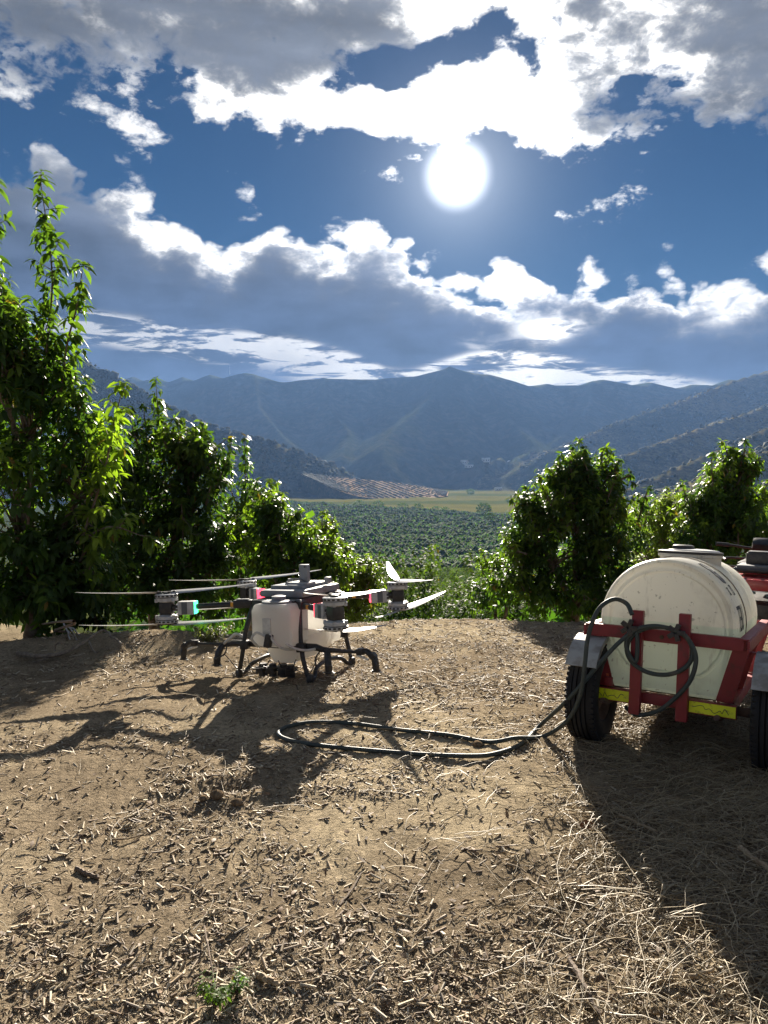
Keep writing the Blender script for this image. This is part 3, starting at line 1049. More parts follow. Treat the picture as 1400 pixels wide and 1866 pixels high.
def orchard():
    near = [np_mesh('orchard_tree', *(lambda t: (t[0], t[1]))(v), MAT_NEARORCH, True, v[2]) for v in (orchard_variant(100 + i, 330, 0.17) for i in range(4))]
    mid = [np_mesh('orchard_tree', *(lambda t: (t[0], t[1]))(v), MAT_FAR, True, v[2]) for v in (orchard_variant(200 + i, 150, 0.30, rows=3, nl=7) for i in range(3))]
    rng = np.random.default_rng(44)
    c, s_ = math.cos(R(24)), math.sin(R(24))
    cand = []
    for i in range(-290, 290):
        for j in range(-290, 290):
            a = i * 4.6 + rng.normal(0, 0.35); b = j * 3.7 + rng.normal(0, 0.35)
            x = a * c - b * s_; y = a * s_ + b * c + 500
            if y < 17 or y > 1200: continue
            px = 700 + 1400 * x / y
            if px < 240 or px > 1210: continue
            if y > field_line(np.array(x)) - 4: continue
            cand.append((x, y))
    cand = np.array(cand)
    z, lab = terrain(cand[:, 0], cand[:, 1])
    keep = lab == 0
    cand, z = cand[keep], z[keep]
    o = np.argsort(np.hypot(cand[:, 0], cand[:, 1]))
    cand, z = cand[o], z[o]
    # the nearest ones that show between the big trees stand as trees of their own
    px = 700 + 1400 * cand[:, 0] / cand[:, 1]
    show = (px > 560) & (px < 985)
    first = np.where(show)[0][:300]
    rest = np.setdiff1d(np.arange(len(cand)), first)
    for n, q in enumerate(first):
        x, y = cand[q]
        me = near[rng.integers(4)] if y < 55 else mid[rng.integers(3)]
        ob = link(bpy.data.objects.new('orchard_tree', me))
        ob.location = (x, y, z[q])
        k = rng.uniform(0.85, 1.3)
        ob.scale = (k, k, k * rng.uniform(0.85, 1.2))
        ob.rotation_euler = (rng.normal(0, 0.05), rng.normal(0, 0.05), rng.uniform(0, 6.28))
        tag(ob, 'one of the many small green trees of the orchard filling the valley below', 'tree', 'orchard trees on the valley slope below the yard')
    # the rest reads as one mass
    out = []
    cores = []
    xs, ys, zs = cand[rest, 0], cand[rest, 1], z[rest]
    rr = np.hypot(xs, ys)
    for lo, hi, nq, sz in ((0, 120, 60, 0.55), (120, 260, 24, 0.72), (260, 480, 8, 1.0), (480, 1300, 3, 1.35)):
        m = (rr >= lo) & (rr < hi)
        k = int(m.sum())
        if not k: continue
        base = np.stack([xs[m], ys[m], zs[m]], 1)
        sc = rng.uniform(0.8, 1.55, (k, 1)) * np.array([[1.0, 1.0, 1.15]])
        dd = unit(rng.normal(size=(k, nq, 3)))
        rad = 0.45 + 0.55 * rng.random((k, nq, 1)) ** 0.6
        if lo >= 120:
            dd[..., 2] = np.abs(dd[..., 2]) * 1.2 - 0.25
            dd = unit(dd)
            rad = 0.8 + 0.25 * rad
            cores.append((base, sc))
        P = base[:, None] + (np.array([0, 0, 1.5]) + dd * rad * np.array([1.45, 1.45, 1.45])) * sc[:, None]
        D = dd * [1, 1, 0.4] + rng.normal(0, 0.5, (k, nq, 3))
        N = dd + [0, 0, 0.8]
        y_ = np.clip(rng.normal(0.38, 0.25, (k, nq, 1)) + 0.25 * dd[..., 2:3], 0, 1)
        col = np.array([0.026, 0.066, 0.018]) * (1 - y_) + np.array([0.075, 0.135, 0.030]) * y_
        col = col * rng.uniform(0.8, 1.25, (k, 1, 1))
        f = lambda a: a.reshape(k * nq, -1) if a.ndim == 3 else a.reshape(k * nq)
        ln = sz * rng.uniform(0.7, 1.3, (k, nq))
        out.append(leaf_mesh(f(P), f(D), f(N), f(ln), f(ln * 0.6), f(ln * 0 + 0.2), f(col), rows=3))
    # rounded bodies under the leaf clumps, so that trees shade themselves and each other
    bm = bmesh.new(); bmesh.ops.create_icosphere(bm, subdivisions=1, radius=1.0)
    bv = np.array([v.co for v in bm.verts]); bf = np.array([[q.index for q in f.verts] for f in bm.faces]); bm.free()
    bf = bf[bv[bf].mean(1)[:, 2] > -0.6]
    B = np.vstack([c[0] for c in cores]); S = np.vstack([c[1] for c in cores]); k = len(B)
    nz = rng.uniform(0.75, 1.25, (k, len(bv), 1))
    VV = B[:, None] + (np.array([0, 0, 1.35]) + bv[None] * nz * np.array([1.4, 1.4, 1.5])) * S[:, None]
    FF = (np.arange(k)[:, None, None] * len(bv) + bf[None]).reshape(-1, 3)
    CC = np.repeat(np.array([[0.028, 0.058, 0.015]]) * rng.uniform(0.6, 1.6, (k, 1)), len(bv), axis=0)
    V, F, C = merge(out)
    F = np.vstack([F[:, [0, 1, 2]], F[:, [0, 2, 3]]])
    o = np_obj('orchard', np.vstack([V, VV.reshape(-1, 3)]), np.vstack([F, FF + len(V)]), MAT_FAR, smooth=True, cols=np.vstack([C, CC]))
    o.data.materials.append(MAT_SCRUB)
    o.data.polygons.foreach_set('material_index', np.concatenate([np.zeros(len(F), np.int32), np.ones(len(FF), np.int32)]))
    tag(o, 'distant mass of orchard trees covering the valley floor', 'orchard', kind='stuff')


def scrub_patch(name, names, n, size, dmin, dmax, pxr, label, tone, light, seed):
    """bushes on the slopes: small faceted clumps, joined"""
    rng = np.random.default_rng(seed)
    y = np.sqrt(rng.uniform(dmin ** 2, dmax ** 2, n * 6))
    px = rng.uniform(pxr[0], pxr[1], n * 6)
    x = (px - 700) / 1400 * y
    z, lab = terrain(x, y)
    ids = [(['ground'] + list(RIDGES)).index(q) for q in names]
    den = fbm(x / 60, y / 60, 3, 0.6, seed)
    m = np.isin(lab, ids) & (rng.random(len(x)) < np.clip(0.6 + den * 1.3, 0.05, 1))
    x, y, z = x[m][:n], y[m][:n], z[m][:n]
    k = len(x)
    bm = bmesh.new(); bmesh.ops.create_icosphere(bm, subdivisions=1, radius=1.0)
    bv = np.array([v.co for v in bm.verts]); bf = np.array([[q.index for q in f.verts] for f in bm.faces]); bm.free()
    keepf = bv[bf].mean(1)[:, 2] > -0.5
    bf = bf[keepf]
    sc = size * rng.lognormal(-0.15, 0.4, (k, 1, 1))
    nz = rng.uniform(0.65, 1.3, (k, len(bv), 1))
    sh = np.stack([rng.uniform(0.7, 1.3, k), rng.uniform(0.7, 1.3, k), rng.uniform(0.55, 1.1, k)], 1)[:, None]
    V = np.stack([x, y, z], 1)[:, None] + bv[None] * nz * sc * sh
    F = (np.arange(k)[:, None, None] * len(bv) + bf[None]).reshape(-1, 3)
    t = rng.random((k, 1, 1)) ** 1.5
    C = (np.array(tone) * (1 - t) + np.array(light) * t) * rng.uniform(0.8, 1.2, (k, len(bv), 1))
    o = np_obj(name, V.reshape(-1, 3), F, MAT_SCRUB, smooth=True, cols=C.reshape(-1, 3))
    tag(o, label, 'scrub', kind='stuff')


orchard()
scrub_patch('hill_scrub', ['hill'], 8000, 3.2, 900, 1600, (60, 760), 'dark scrub bushes covering the near left hillside', (0.030, 0.042, 0.018), (0.085, 0.085, 0.040), 61)
scrub_patch('foothill_scrub', ['foothill'], 5500, 3.0, 700, 2400, (950, 1460), 'scattered scrub bushes on the right-hand spurs', (0.034, 0.044, 0.020), (0.085, 0.085, 0.042), 62)


def tree_clump(px, d, w, h, n, label, seed):
    rng = np.random.default_rng(seed)
    b = at(px, 900, d)
    b[2] = float(terrain(np.array([b[0]]), np.array([d]))[0][0])
    k = n
    dd = unit(rng.normal(size=(k, 3)))
    P = b + np.array([0, 0, h * 0.5]) + dd * (0.4 + 0.6 * rng.random((k, 1)) ** 0.5) * np.array([w / 2, w / 2, h / 2])
    col = np.array([0.030, 0.048, 0.020]) * rng.uniform(0.7, 1.6, (k, 1))
    ln = h * 0.16 * rng.uniform(0.7, 1.3, k)
    root = empty('field_tree', b)
    V, F, C = leaf_mesh(P, dd + rng.normal(0, .4, (k, 3)), dd + [0, 0, .6], ln, ln * 0.7, ln * 0 + .2, col, rows=3)
    np_obj('crown', V - b, F, MAT_FAR, root, smooth=True, cols=C)
    V, F = tube_np(np.array([[0, 0, -1.0], [0.05, 0, h * 0.25], [0, 0.05, h * 0.6]]), [h * 0.04, h * 0.03, h * 0.012], 6)
    np_obj('trunk', V, F, MAT_BARK, root, smooth=True)
    tag(root, label, 'tree', 'dark trees dotted over the pale valley field')


for q, (px, d, w, h, lb) in enumerate([
        (882, 800, 15, 13, 'largest round dark tree standing in the pale valley field'),
        (893, 660, 11, 9, 'dark tree at the orchard edge just below the largest field tree'),
        (858, 1500, 16, 11, 'small dark tree near the far end of the terraced slope'),
        (795, 830, 13, 8, 'dark bushy tree at the left of the field edge row'),
        (812, 800, 10, 7, 'low dark tree in the middle of the field edge row'),
        (762, 860, 12, 8, 'dark tree where the field edge row meets the orchard'),
        (735, 900, 14, 9, 'broad dark tree below the terraced slope'),
        (690, 920, 15, 10, 'dark tree clump under the left half of the terraced slope'),
        (655, 940, 14, 9, 'dark tree below the left corner of the terraced slope'),
        (930, 1100, 12, 8, 'lone dark tree far out on the right of the pale field')]):
    tree_clump(px, d, w, h, 420, lb, 300 + q)


def terraces():
    """bare, newly planted slope: ridged earth rows with young plants"""
    A = at(545, 868, 1010); B = at(815, 897, 1400); C_ = at(660, 912, 960); D_ = at(800, 906, 1010)
    rows = 26; cols = 60
    V = []; F = []
    prof = [(0.0, 0.0), (0.28, 1.3), (0.5, 1.5), (0.72, 0.2)]
    up = [at(548, 864, 1400), at(575, 866, 1420), at(600, 868, 1440), at(660, 874, 1490), at(720, 880, 1530), at(770, 887, 1560), at(818, 897, 1570)]
    dn = [at(553, 867, 1375), at(600, 888, 1300), at(640, 901, 1275), at(680, 908, 1290), at(720, 909, 1300), at(765, 908, 1320), at(816, 904, 1370)]
    up = np.array(spline(up, 44)); dn = np.array(spline(dn, 44))
    n = len(up)
    # rows run downhill to the right across the patch
    T = np.linspace(0, 1, 44)
    for i, t in enumerate(T):
        line = up * (1 - t) + dn * t
        for j in range(n):
            p = line[j].copy()
            # bend the rows so they slant across the slope
            V.append((p[0], p[1], p[2] + 0.35 * math.sin(math.tau * 22 * (j / (n - 1) - 0.30 * t)) + 0.6 * math.sin(j * 0.05)))
    m = len(T)
    for i in range(m - 1):
        for j in range(n - 1):
            F.append((i * n + j, i * n + j + 1, (i + 1) * n + j + 1, (i + 1) * n + j))
    V = np.array(V)
    mt = simple_mat('terrace_earth', (0.46, 0.33, 0.225), 0.95, col2=(0.36, 0.27, 0.17), scale=0.05, coords='Object', spec=0.0)
    o = np_obj('terraced_slope', V, np.array(F), mt, smooth=False)
    tag(o, kind='structure')
    # skirt of earth down to the valley so that the slope is solid
    ring = [i for i in range(n)] + [i * n + n - 1 for i in range(1, m)] + [(m - 1) * n + i for i in range(n - 2, -1, -1)] + [i * n for i in range(m - 2, 0, -1)]
    top = V[ring]; bot = top - [0, 0, 25]
    k = len(ring)
    VV = np.vstack([top, bot])
    FF = np.array([(i, (i + 1) % k, k + (i + 1) % k, k + i) for i in range(k)])
    sk = np_obj('earth_bank', VV, FF, bpy.data.materials['hill_scrub'], o)
    # young plants in rows
    rng = np.random.default_rng(9)
    parts_ = []
    for q in range(-7, 22):
        P = []
        for t in np.linspace(0.01, 0.99, 40):
            u = (q + 0.25) / 22 + 0.30 * t
            if 0.005 < u < 0.995:
                j = u * (n - 1); j0 = int(j); fj = j - j0; j1 = min(j0 + 1, n - 1)
                a = up[j0] * (1 - fj) + up[j1] * fj; b = dn[j0] * (1 - fj) + dn[j1] * fj
                P.append(a * (1 - t) + b * t + [0, 0, 1.5])
        if len(P) < 4: continue
        P = np.array(P) + rng.normal(0, 0.2, (len(P), 3))
        tv, tf = tube_np(P, rng.uniform(0.5, 1.7, len(P)), 6)
        parts_.append((tv, tf, np.array([[0.050, 0.056, 0.028]]) * rng.uniform(0.7, 1.4, (len(tv), 1))))
    Vp, Fp, Cp = merge(parts_)
    tag(np_obj('young_plants', Vp, Fp, MAT_SCRUB, smooth=True, cols=Cp), 'rows of young plants on the bare terraced slope', 'plants', kind='stuff')


terraces()

M_WHITE = simple_mat('whitewash', (0.78, 0.77, 0.74), 0.8, scale=0.5)
M_ROOF = simple_mat('pale_roof', (0.62, 0.60, 0.58), 0.4, scale=0.4, metal=0.2)
M_DARKWIN = simple_mat('dark_window', (0.03, 0.035, 0.04), 0.2)


def house(px, py, d, w, dp, h, rot, label, grp=None):
    p = at(px, py, d)
    p[2] = float(terrain(np.array([p[0]]), np.array([p[1]]))[0][0])
    root = empty('farm_building', p, (0, 0, rot))
    MB().box((0, 0, h / 2 - 1), (w, dp, h + 2)).build('wall', M_WHITE, root, smooth=False)
    o = 0.5
    MB().prism([(-w / 2 - o, -dp / 2 - o, h), (-w / 2 - o, dp / 2 + o, h), (-w / 2 - o, 0, h + dp * 0.28)], (0, 0, 0), (w + 2 * o, 0, 0)).build('roof', M_ROOF, root, smooth=False)
    for s in (-0.28, 0.05, 0.32):
        MB().box((w * s, -dp / 2 - 0.02, h * 0.5), (w * 0.12, 0.1, h * 0.4)).build('window', M_DARKWIN, root, smooth=False)
    tag(root, label, 'building', grp)


GB = 'white buildings at the foot of the mountains'
rngb = random.Random(5)
for q in range(9):
    house(845 + q * 10.5 + rngb.uniform(-3, 3), 860 + rngb.uniform(-4, 3), 2080 + rngb.uniform(-50, 60), rngb.uniform(13, 24), rngb.uniform(9, 13), rngb.uniform(5, 8), rngb.uniform(-0.7, 0.7),
          'small white building in the far cluster below the central mountain', GB)
house(908, 883, 1750, 16, 9, 5, 0.3, 'single white building in front of the far cluster')
_p = at(419, 691, 2990)
_r = empty('radio_mast', (_p[0], _p[1], float(terrain(np.array([_p[0]]), np.array([_p[1]]))[0][0])))
M_STEEL = simple_mat('galvanised_steel', (0.35, 0.36, 0.37), 0.45, metal=0.8)
_mb = MB()
for _k in range(3):
    _a = _k * math.tau / 3
    _mb.cyl((1.6 * math.cos(_a), 1.6 * math.sin(_a), -2), (0.4 * math.cos(_a), 0.4 * math.sin(_a), 26), 0.25, 0.18, 6)
for _k in range(9):
    _mb.cyl((0, 0, 2 + 2.6 * _k), (0, 0, 2.4 + 2.6 * _k), 1.5 - 0.12 * _k, None, 3)
_mb.build('lattice', M_STEEL, _r)
MB().cyl((0, 0, 26), (0, 0, 33), 0.2, 0.1, 6).build('antenna', M_STEEL, _r)
tag(_r, 'thin radio mast on the far skyline left of the mountains', 'mast')
# ------------------------------------------------------------------ spraying drone
M_BLACK = simple_mat('black_composite', (0.012, 0.013, 0.015), 0.42, col2=(0.035, 0.032, 0.028), scale=30, bump=0.15)
M_CARBON = simple_mat('carbon_tube', (0.014, 0.015, 0.017), 0.33, col2=(0.03, 0.03, 0.03), scale=60)
M_GREY = simple_mat('grey_shell', (0.23, 0.245, 0.265), 0.5, col2=(0.18, 0.185, 0.19), scale=12)
M_PALE = simple_mat('pale_grey_plastic', (0.46, 0.47, 0.475), 0.45, col2=(0.36, 0.36, 0.35), scale=25)
M_DGREY = simple_mat('dark_grey_panel', (0.10, 0.11, 0.125), 0.5, scale=20)
M_BLADE = simple_mat('propeller_blade', (0.42, 0.42, 0.42), 0.35, col2=(0.34, 0.34, 0.33), scale=18)
M_TUBE = simple_mat('milky_tube', (0.62, 0.61, 0.56), 0.35, scale=30)
M_YEL = simple_mat('warning_yellow', (0.75, 0.36, 0.03), 0.5, scale=60)


def mat_plastic_tank(name, col, liquid, level, trans=0.45, dirt=0.35, scale=3.0):
    """milky polyethylene that lets light through, with scuffs; filled part tinted by the liquid"""
    m, nt, b = new_mat(name)
    tc = nt.nodes.new('ShaderNodeTexCoord')
    O = tc.outputs['Object']
    sep = nt.nodes.new('ShaderNodeSeparateXYZ'); nt.links.new(O, sep.inputs[0])
    z = NX(nt, sep.outputs[2])
    n = nx_noise(nt, O, scale, 6, 0.6)
    st = nt.nodes.new('ShaderNodeMapping'); st.inputs['Scale'].default_value = (9, 9, 1.6)
    nt.links.new(O, st.inputs[0])
    streak = nx_noise(nt, st.outputs[0], 3.0, 5, 0.65)
    spots = nx_noise(nt, O, scale * 11, 3, 0.6)
    c = nx_mix(nt, z.ss(level - 0.006, level + 0.006, 1.0, 0.0), col, liquid)
    d = (streak.ss(0.56, 0.74) * 0.6 + n.ss(0.5, 0.72) * 0.5 + spots.ss(0.64, 0.70) * 0.9) * dirt
    c = nx_mix(nt, d.clamp(), c, tuple(v * 0.34 for v in col))
    nt.links.new(c, b.inputs['Base Color'])
    b.inputs['Roughness'].default_value = 0.42
    b.inputs['Specular IOR Level'].default_value = 0.4
    add_bump(nt, b, n + spots * 0.1, 0.12, 0.01)
    tr = nt.nodes.new('ShaderNodeBsdfTranslucent')
    nt.links.new(nx_mix(nt, 0.15, c, (1.0, 0.96, 0.85)), tr.inputs['Color'])
    mx = nt.nodes.new('ShaderNodeMixShader'); mx.inputs[0].default_value = trans
    nt.links.new(b.outputs[0], mx.inputs[1]); nt.links.new(tr.outputs[0], mx.inputs[2])
    nt.links.new(mx.outputs[0], nt.nodes['Material Output'].inputs['Surface'])
    return m


def mat_lamp(name, col, s):
    m, nt, b = new_mat(name)
    b.inputs['Base Color'].default_value = (*[c * 0.6 for c in col], 1)
    b.inputs['Emission Color'].default_value = (*col, 1)
    g = nt.nodes.new('ShaderNodeTexCoord')
    n = nx_noise(nt, g.outputs['Object'], 40, 2, 0.5)
    nt.links.new((n * s * 1.2 + s * 0.4).k, b.inputs['Emission Strength'])
    return m


def blade_mesh(L=0.70, chord=0.072):
    """one propeller blade along +X: twisted, tapered, thin wing section"""
    n = 15
    prof = [(-0.5, 0.0), (-0.30, 0.055), (0.05, 0.075), (0.5, 0.0), (0.05, -0.02), (-0.30, -0.03)]
    bm = bmesh.new()
    rings = []
    for i in range(n):
        t = i / (n - 1)
        c = chord * (0.42 + 0.95 * math.sin(math.pi * min(1, t * 0.95 + 0.10) ** 0.75) ** 0.9 * (1 - 0.45 * t))
        if t > 0.96: c *= 0.45
        tw = R(17 - 12 * t ** 0.7)
        ring = []
        for (a, b_) in prof:
            yy = a * c; zz = b_ * c + 0.03 * t * t
            ring.append(bm.verts.new((0.035 + t * (L - 0.035), yy * math.cos(tw) - (zz - 0.03 * t * t) * math.sin(tw) - 0.02 * t * t, yy * math.sin(tw) + (zz - 0.03 * t * t) * math.cos(tw) + 0.03 * t * t)))
        rings.append(ring)
    for A, B in zip(rings[:-1], rings[1:]):
        for k in range(len(prof)):
            bm.faces.new((A[k], A[(k + 1) % len(prof)], B[(k + 1) % len(prof)], B[k]))
    bm.faces.new(rings[0][::-1]); bm.faces.new(rings[-1])
    bmesh.ops.recalc_face_normals(bm, faces=bm.faces[:])
    me = bpy.data.meshes.new('propeller_blade')
    bm.to_mesh(me); bm.free()
    me.polygons.foreach_set('use_smooth', [True] * len(me.polygons))
    me.set_sharp_from_angle(angle=R(50))
    me.materials.append(M_BLADE)
    return me


def build_drone():
    cx, cy = -0.79, 6.225
    cz = float(np.mean(ground_z(np.array([cx - .3, cx + .3, cx, cx]), np.array([cy, cy, cy - .3, cy + .3])))) + 0.004
    root = empty('spraying_drone', (cx, cy, cz))
    yaw = R(-24.9)
    nrm = Vector((-0.034, 0.0577, 1)).normalized()
    q = Vector((0, 0, 1)).rotation_difference(nrm).to_matrix() @ Matrix.Rotation(yaw, 3, 'Z')
    root.rotation_euler = q.to_euler()
    tag(root, 'white-tanked spraying drone with four arms of stacked rotors standing on the yard', 'drone')
    BX = 0.09
    HUB = 0.694
    # ---- body
    MB().box((BX, 0.06, 0.575), (0.40, 0.78, 0.09), bevel=0.03).build('body_frame', M_BLACK, root)
    sh = MB()
    sh.box((BX - 0.01, 0.12, 0.650), (0.40, 0.62, 0.06), bevel=0.025)
    sh.box((BX - 0.02, 0.14, 0.69), (0.30, 0.46, 0.035), bevel=0.012)
    shell = sh.build('body_shell', M_GREY, root)
    MB().box((BX + 0.03, 0.06, 0.715), (0.20, 0.14, 0.018), bevel=0.006).build('hatch', M_PALE, shell)
    MB().box((BX + 0.17, 0.26, 0.722), (0.05, 0.05, 0.05), bevel=0.01).build('sensor', M_GREY, shell)
    MB().cyl((BX - 0.16, 0.2, 0.70), (BX - 0.16, 0.2, 0.735), 0.022, seg=14).build('sensor', M_GREY, shell)
    hd = MB().tube(spline([(BX - 0.1, 0.02, 0.70), (BX - 0.06, 0.02, 0.745), (BX + 0.06, 0.02, 0.745), (BX + 0.1, 0.02, 0.70)], 6), 0.006, 8)
    hd.build('carry_handle', M_DGREY, shell)
    ant = MB().box((BX + 0.07, 0.05, 0.775), (0.082, 0.045, 0.185), bevel=0.012).build('antenna', M_GREY, root)
    MB().cyl((BX + 0.09, 0.026, 0.848), (BX + 0.09, 0.018, 0.848), 0.006, seg=10).build('screw', M_BLACK, ant)
    # ---- tank: front bulk, waist and rear bulk
    prof = [(-0.195, 0.30), (-0.195, 0.55), (-0.165, 0.60), (0.165, 0.60), (0.195, 0.56), (0.195, 0.30), (0.165, 0.275), (-0.165, 0.275)]
    tk = MB()
    tk.prism([(BX + 0.065 + x * 0.92, -0.46, z) for x, z in prof], (0, 0, 0), (0, 0.26, 0))
    tk.prism([(BX + 0.05 + x * 1.0, 0.14, z) for x, z in [(-0.195, 0.24), (-0.195, 0.47), (-0.12, 0.52), (0.12, 0.52), (0.195, 0.45), (0.195, 0.24), (0.15, 0.20), (-0.15, 0.20)]], (0, 0, 0), (0, 0.26, 0))
    bmesh.ops.bevel(tk.bm, geom=tk.bm.edges[:], offset=0.028, segments=3, profile=0.6, affect='EDGES', clamp_overlap=True)
    tk.prism([(BX + 0.065 + x, -0.30, z) for x, z in [(-0.14, 0.32), (-0.14, 0.20), (-0.08, 0.13), (0.08, 0.13), (0.14, 0.20), (0.14, 0.32)]], (0, 0, 0), (0, 0.52, 0))
    mt = mat_plastic_tank('drone_tank_plastic', (0.90, 0.895, 0.87), (0.89, 0.88, 0.85), 0.30, 0.66, 0.08, 4.0)
    tank = tk.build('tank', mt, root)
    MB().box((BX + 0.03, -0.463, 0.43), (0.075, 0.012, 0.13), bevel=0.008).build('sight_recess', M_TUBE, tank)
    cap = MB().lathe([(0.13, 0.0), (0.13, 0.016), (0.105, 0.022), (0.055, 0.022), (0.055, 0.05), (0.03, 0.056)], 24, Matrix.Translation((BX + 0.045, -0.31, 0.598)))
    cap.build('filler_cap', M_GREY, tank)
    # outlet fitting and milky tubes on the front face
    MB().box((BX + 0.055, -0.485, 0.33), (0.05, 0.05, 0.10), (0, 0.25, 0), bevel=0.012).build('valve', M_BLACK, root)
    MB().tube(spline([(BX + 0.03, -0.485, 0.36), (BX - 0.04, -0.50, 0.39), (BX - 0.085, -0.50, 0.34), (BX - 0.07, -0.45, 0.28), (BX - 0.12, -0.36, 0.255)], 6), 0.010, 8).build('tube', M_TUBE, root)
    MB().tube(spline([(BX + 0.07, -0.485, 0.38), (BX + 0.12, -0.50, 0.32), (BX + 0.17, -0.46, 0.27), (BX + 0.21, -0.36, 0.25)], 6), 0.010, 8).build('tube', M_TUBE, root)
    MB().tube(spline([(BX + 0.20, -0.47, 0.31), (BX + 0.235, -0.46, 0.29), (BX + 0.27, -0.44, 0.27), (BX + 0.33, -0.40, 0.255), (BX + 0.38, -0.345, 0.258)], 6), 0.010, 8).build('tube', M_TUBE, root)
    MB().tube(spline([(BX - 0.27, -0.34, 0.32), (BX - 0.34, -0.345, 0.345), (BX - 0.40, -0.345, 0.31), (BX - 0.47, -0.335, 0.262)], 6), 0.011, 8).build('tube', M_TUBE, root)
    # ---- pumps under the tank
    for i, xx in enumerate((-0.10, -0.01, 0.09, 0.155)):
        p = MB()
        p.cyl((BX + xx, -0.34, 0.03), (BX + xx, -0.34, 0.125), 0.036 - 0.004 * (i % 2), 0.03, 14)
        p.box((BX + xx, -0.36, 0.082), (0.066, 0.08, 0.05), (0.1 * i, 0, 0.2 * i), bevel=0.008)
        p.build('pump', M_BLACK, root)
    MB().box((BX + 0.02, -0.32, 0.085), (0.32, 0.07, 0.03), bevel=0.008).build('pump_bracket', M_BLACK, root)
    # thin cables hanging between pumps, legs and boom
    for a, b_, c in (((-0.42, -0.40, 0.19), (-0.27, -0.40, 0.075), (-0.10, -0.36, 0.09)), ((-0.16, -0.46, 0.19), (-0.13, -0.45, 0.11), (-0.05, -0.40, 0.10)),
                     ((0.05, -0.46, 0.19), (0.02, -0.46, 0.13), (0.05, -0.38, 0.10)), ((0.12, -0.46, 0.18), (0.14, -0.45, 0.14), (0.15, -0.37, 0.10)),
                     ((0.26, -0.43, 0.19), (0.22, -0.42, 0.12), (0.19, -0.36, 0.11)), ((0.40, -0.36, 0.19), (0.34, -0.38, 0.08), (0.22, -0.36, 0.09)), ((-0.02, -0.46, 0.19), (-0.04, -0.47, 0.14), (0.0, -0.38, 0.1))):
        MB().tube(spline([(BX + a[0], a[1], a[2]), (BX + b_[0], b_[1], b_[2]), (BX + c[0], c[1], c[2])], 8), 0.0035, 6).build('cable', M_BLACK, root)
    # ---- legs and skids
    for s in (-1, 1):
        for e in (-1, 1):
            top = (BX + s * 0.225, e * 0.30, 0.57) if s > 0 else (BX + s * 0.20, e * 0.30, 0.57)
            foot = (BX + s * 0.325, e * 0.345, 0.018)
            t = MB()
            t.tube(spline([top, (BX + s * 0.245, e * 0.335, 0.40), (BX + s * 0.275, e * 0.36, 0.20), (BX + s * 0.315, e * 0.355, 0.04), foot], 5), [0.021] * 6 + [0.018] * 6 + [0.017] * 9, 10)
            leg = t.build('leg', M_CARBON, root)
            MB().lathe([(0.026, -0.018), (0.031, 0.0), (0.029, 0.035), (0.022, 0.045)], 12, Matrix.Translation((foot[0], foot[1], 0.018))).build('rubber_foot', M_BLACK, leg)
            MB().box((BX + s * 0.258, e * 0.35, 0.265), (0.068, 0.068, 0.07), (0, 0, 0.3), bevel=0.015).build('clamp', M_BLACK, leg)
        MB().tube(spline([(BX + s * 0.325, -0.335, 0.022), (BX + s * 0.32, -0.27, 0.03), (BX + s * 0.30, -0.19, 0.085), (BX + s * 0.29, 0.0, 0.11), (BX + s * 0.30, 0.19, 0.085), (BX + s * 0.32, 0.27, 0.03), (BX + s * 0.325, 0.335, 0.022)], 5), 0.017, 10).build('skid', M_CARBON, root)
    # ---- spray boom and nozzles
    y = -0.315
    x0, x1 = -0.64, 0.79
    bo = MB()
    bo.tube([(x0, y, 0.185), (-0.45, y, 0.188), (-0.36, y, 0.192), (-0.30, y, 0.205), (-0.14, y, 0.208), (BX, y, 0.203), (0.34, y, 0.208), (0.46, y, 0.205), (0.52, y, 0.19), (x1 - 0.1, y, 0.186), (x1, y, 0.184)],
            [0.013, 0.016, 0.022, 0.027, 0.024, 0.021, 0.024, 0.027, 0.022, 0.014, 0.013], 10)
    boom = bo.build('spray_boom', M_BLACK, root)
    boom.location.z = 0.06
    for s, xe in ((-1, x0), (1, x1)):
        pth = [(xe, y, 0.187), (xe + s * 0.03, y, 0.193), (xe + s * 0.09, y, 0.196), (xe + s * 0.105, y, 0.190), (xe + s * 0.150, y, 0.158), (xe + s * 0.160, y, 0.145), (xe + s * 0.168, y, 0.10)]
        nz = MB()
        nz.tube(pth, [0.014, 0.020, 0.021, 0.022, 0.024, 0.026, 0.027], 10)
        nz.cyl((xe + s * 0.165, y, 0.115), (xe + s * 0.17, y, 0.055), 0.027, 0.023, 12)
        nz.cyl((xe + s * 0.17, y, 0.060), (xe + s * 0.17, y, 0.048), 0.032, 0.032, 12)
        nz.build('nozzle', M_BLACK, boom)
        MB().cyl((xe + s * 0.02, y - 0.012, 0.165), (xe + s * 0.115, y - 0.012, 0.135), 0.010, 0.010, 8).build('tube', M_TUBE, boom)
        MB().box((xe + s * 0.17, y, 0.047), (0.10, 0.02, 0.008), bevel=0.002).build('spray_disc', M_TUBE, boom)
        MB().box((xe + s * 0.045, y, 0.19), (0.05, 0.05, 0.05), bevel=0.008).build('boom_joint', M_BLACK, boom)
        MB().box((xe + s * 0.148, y, 0.162), (0.045, 0.056, 0.045), (0, s * 0.7, 0), bevel=0.008).build('boom_joint', M_BLACK, boom)
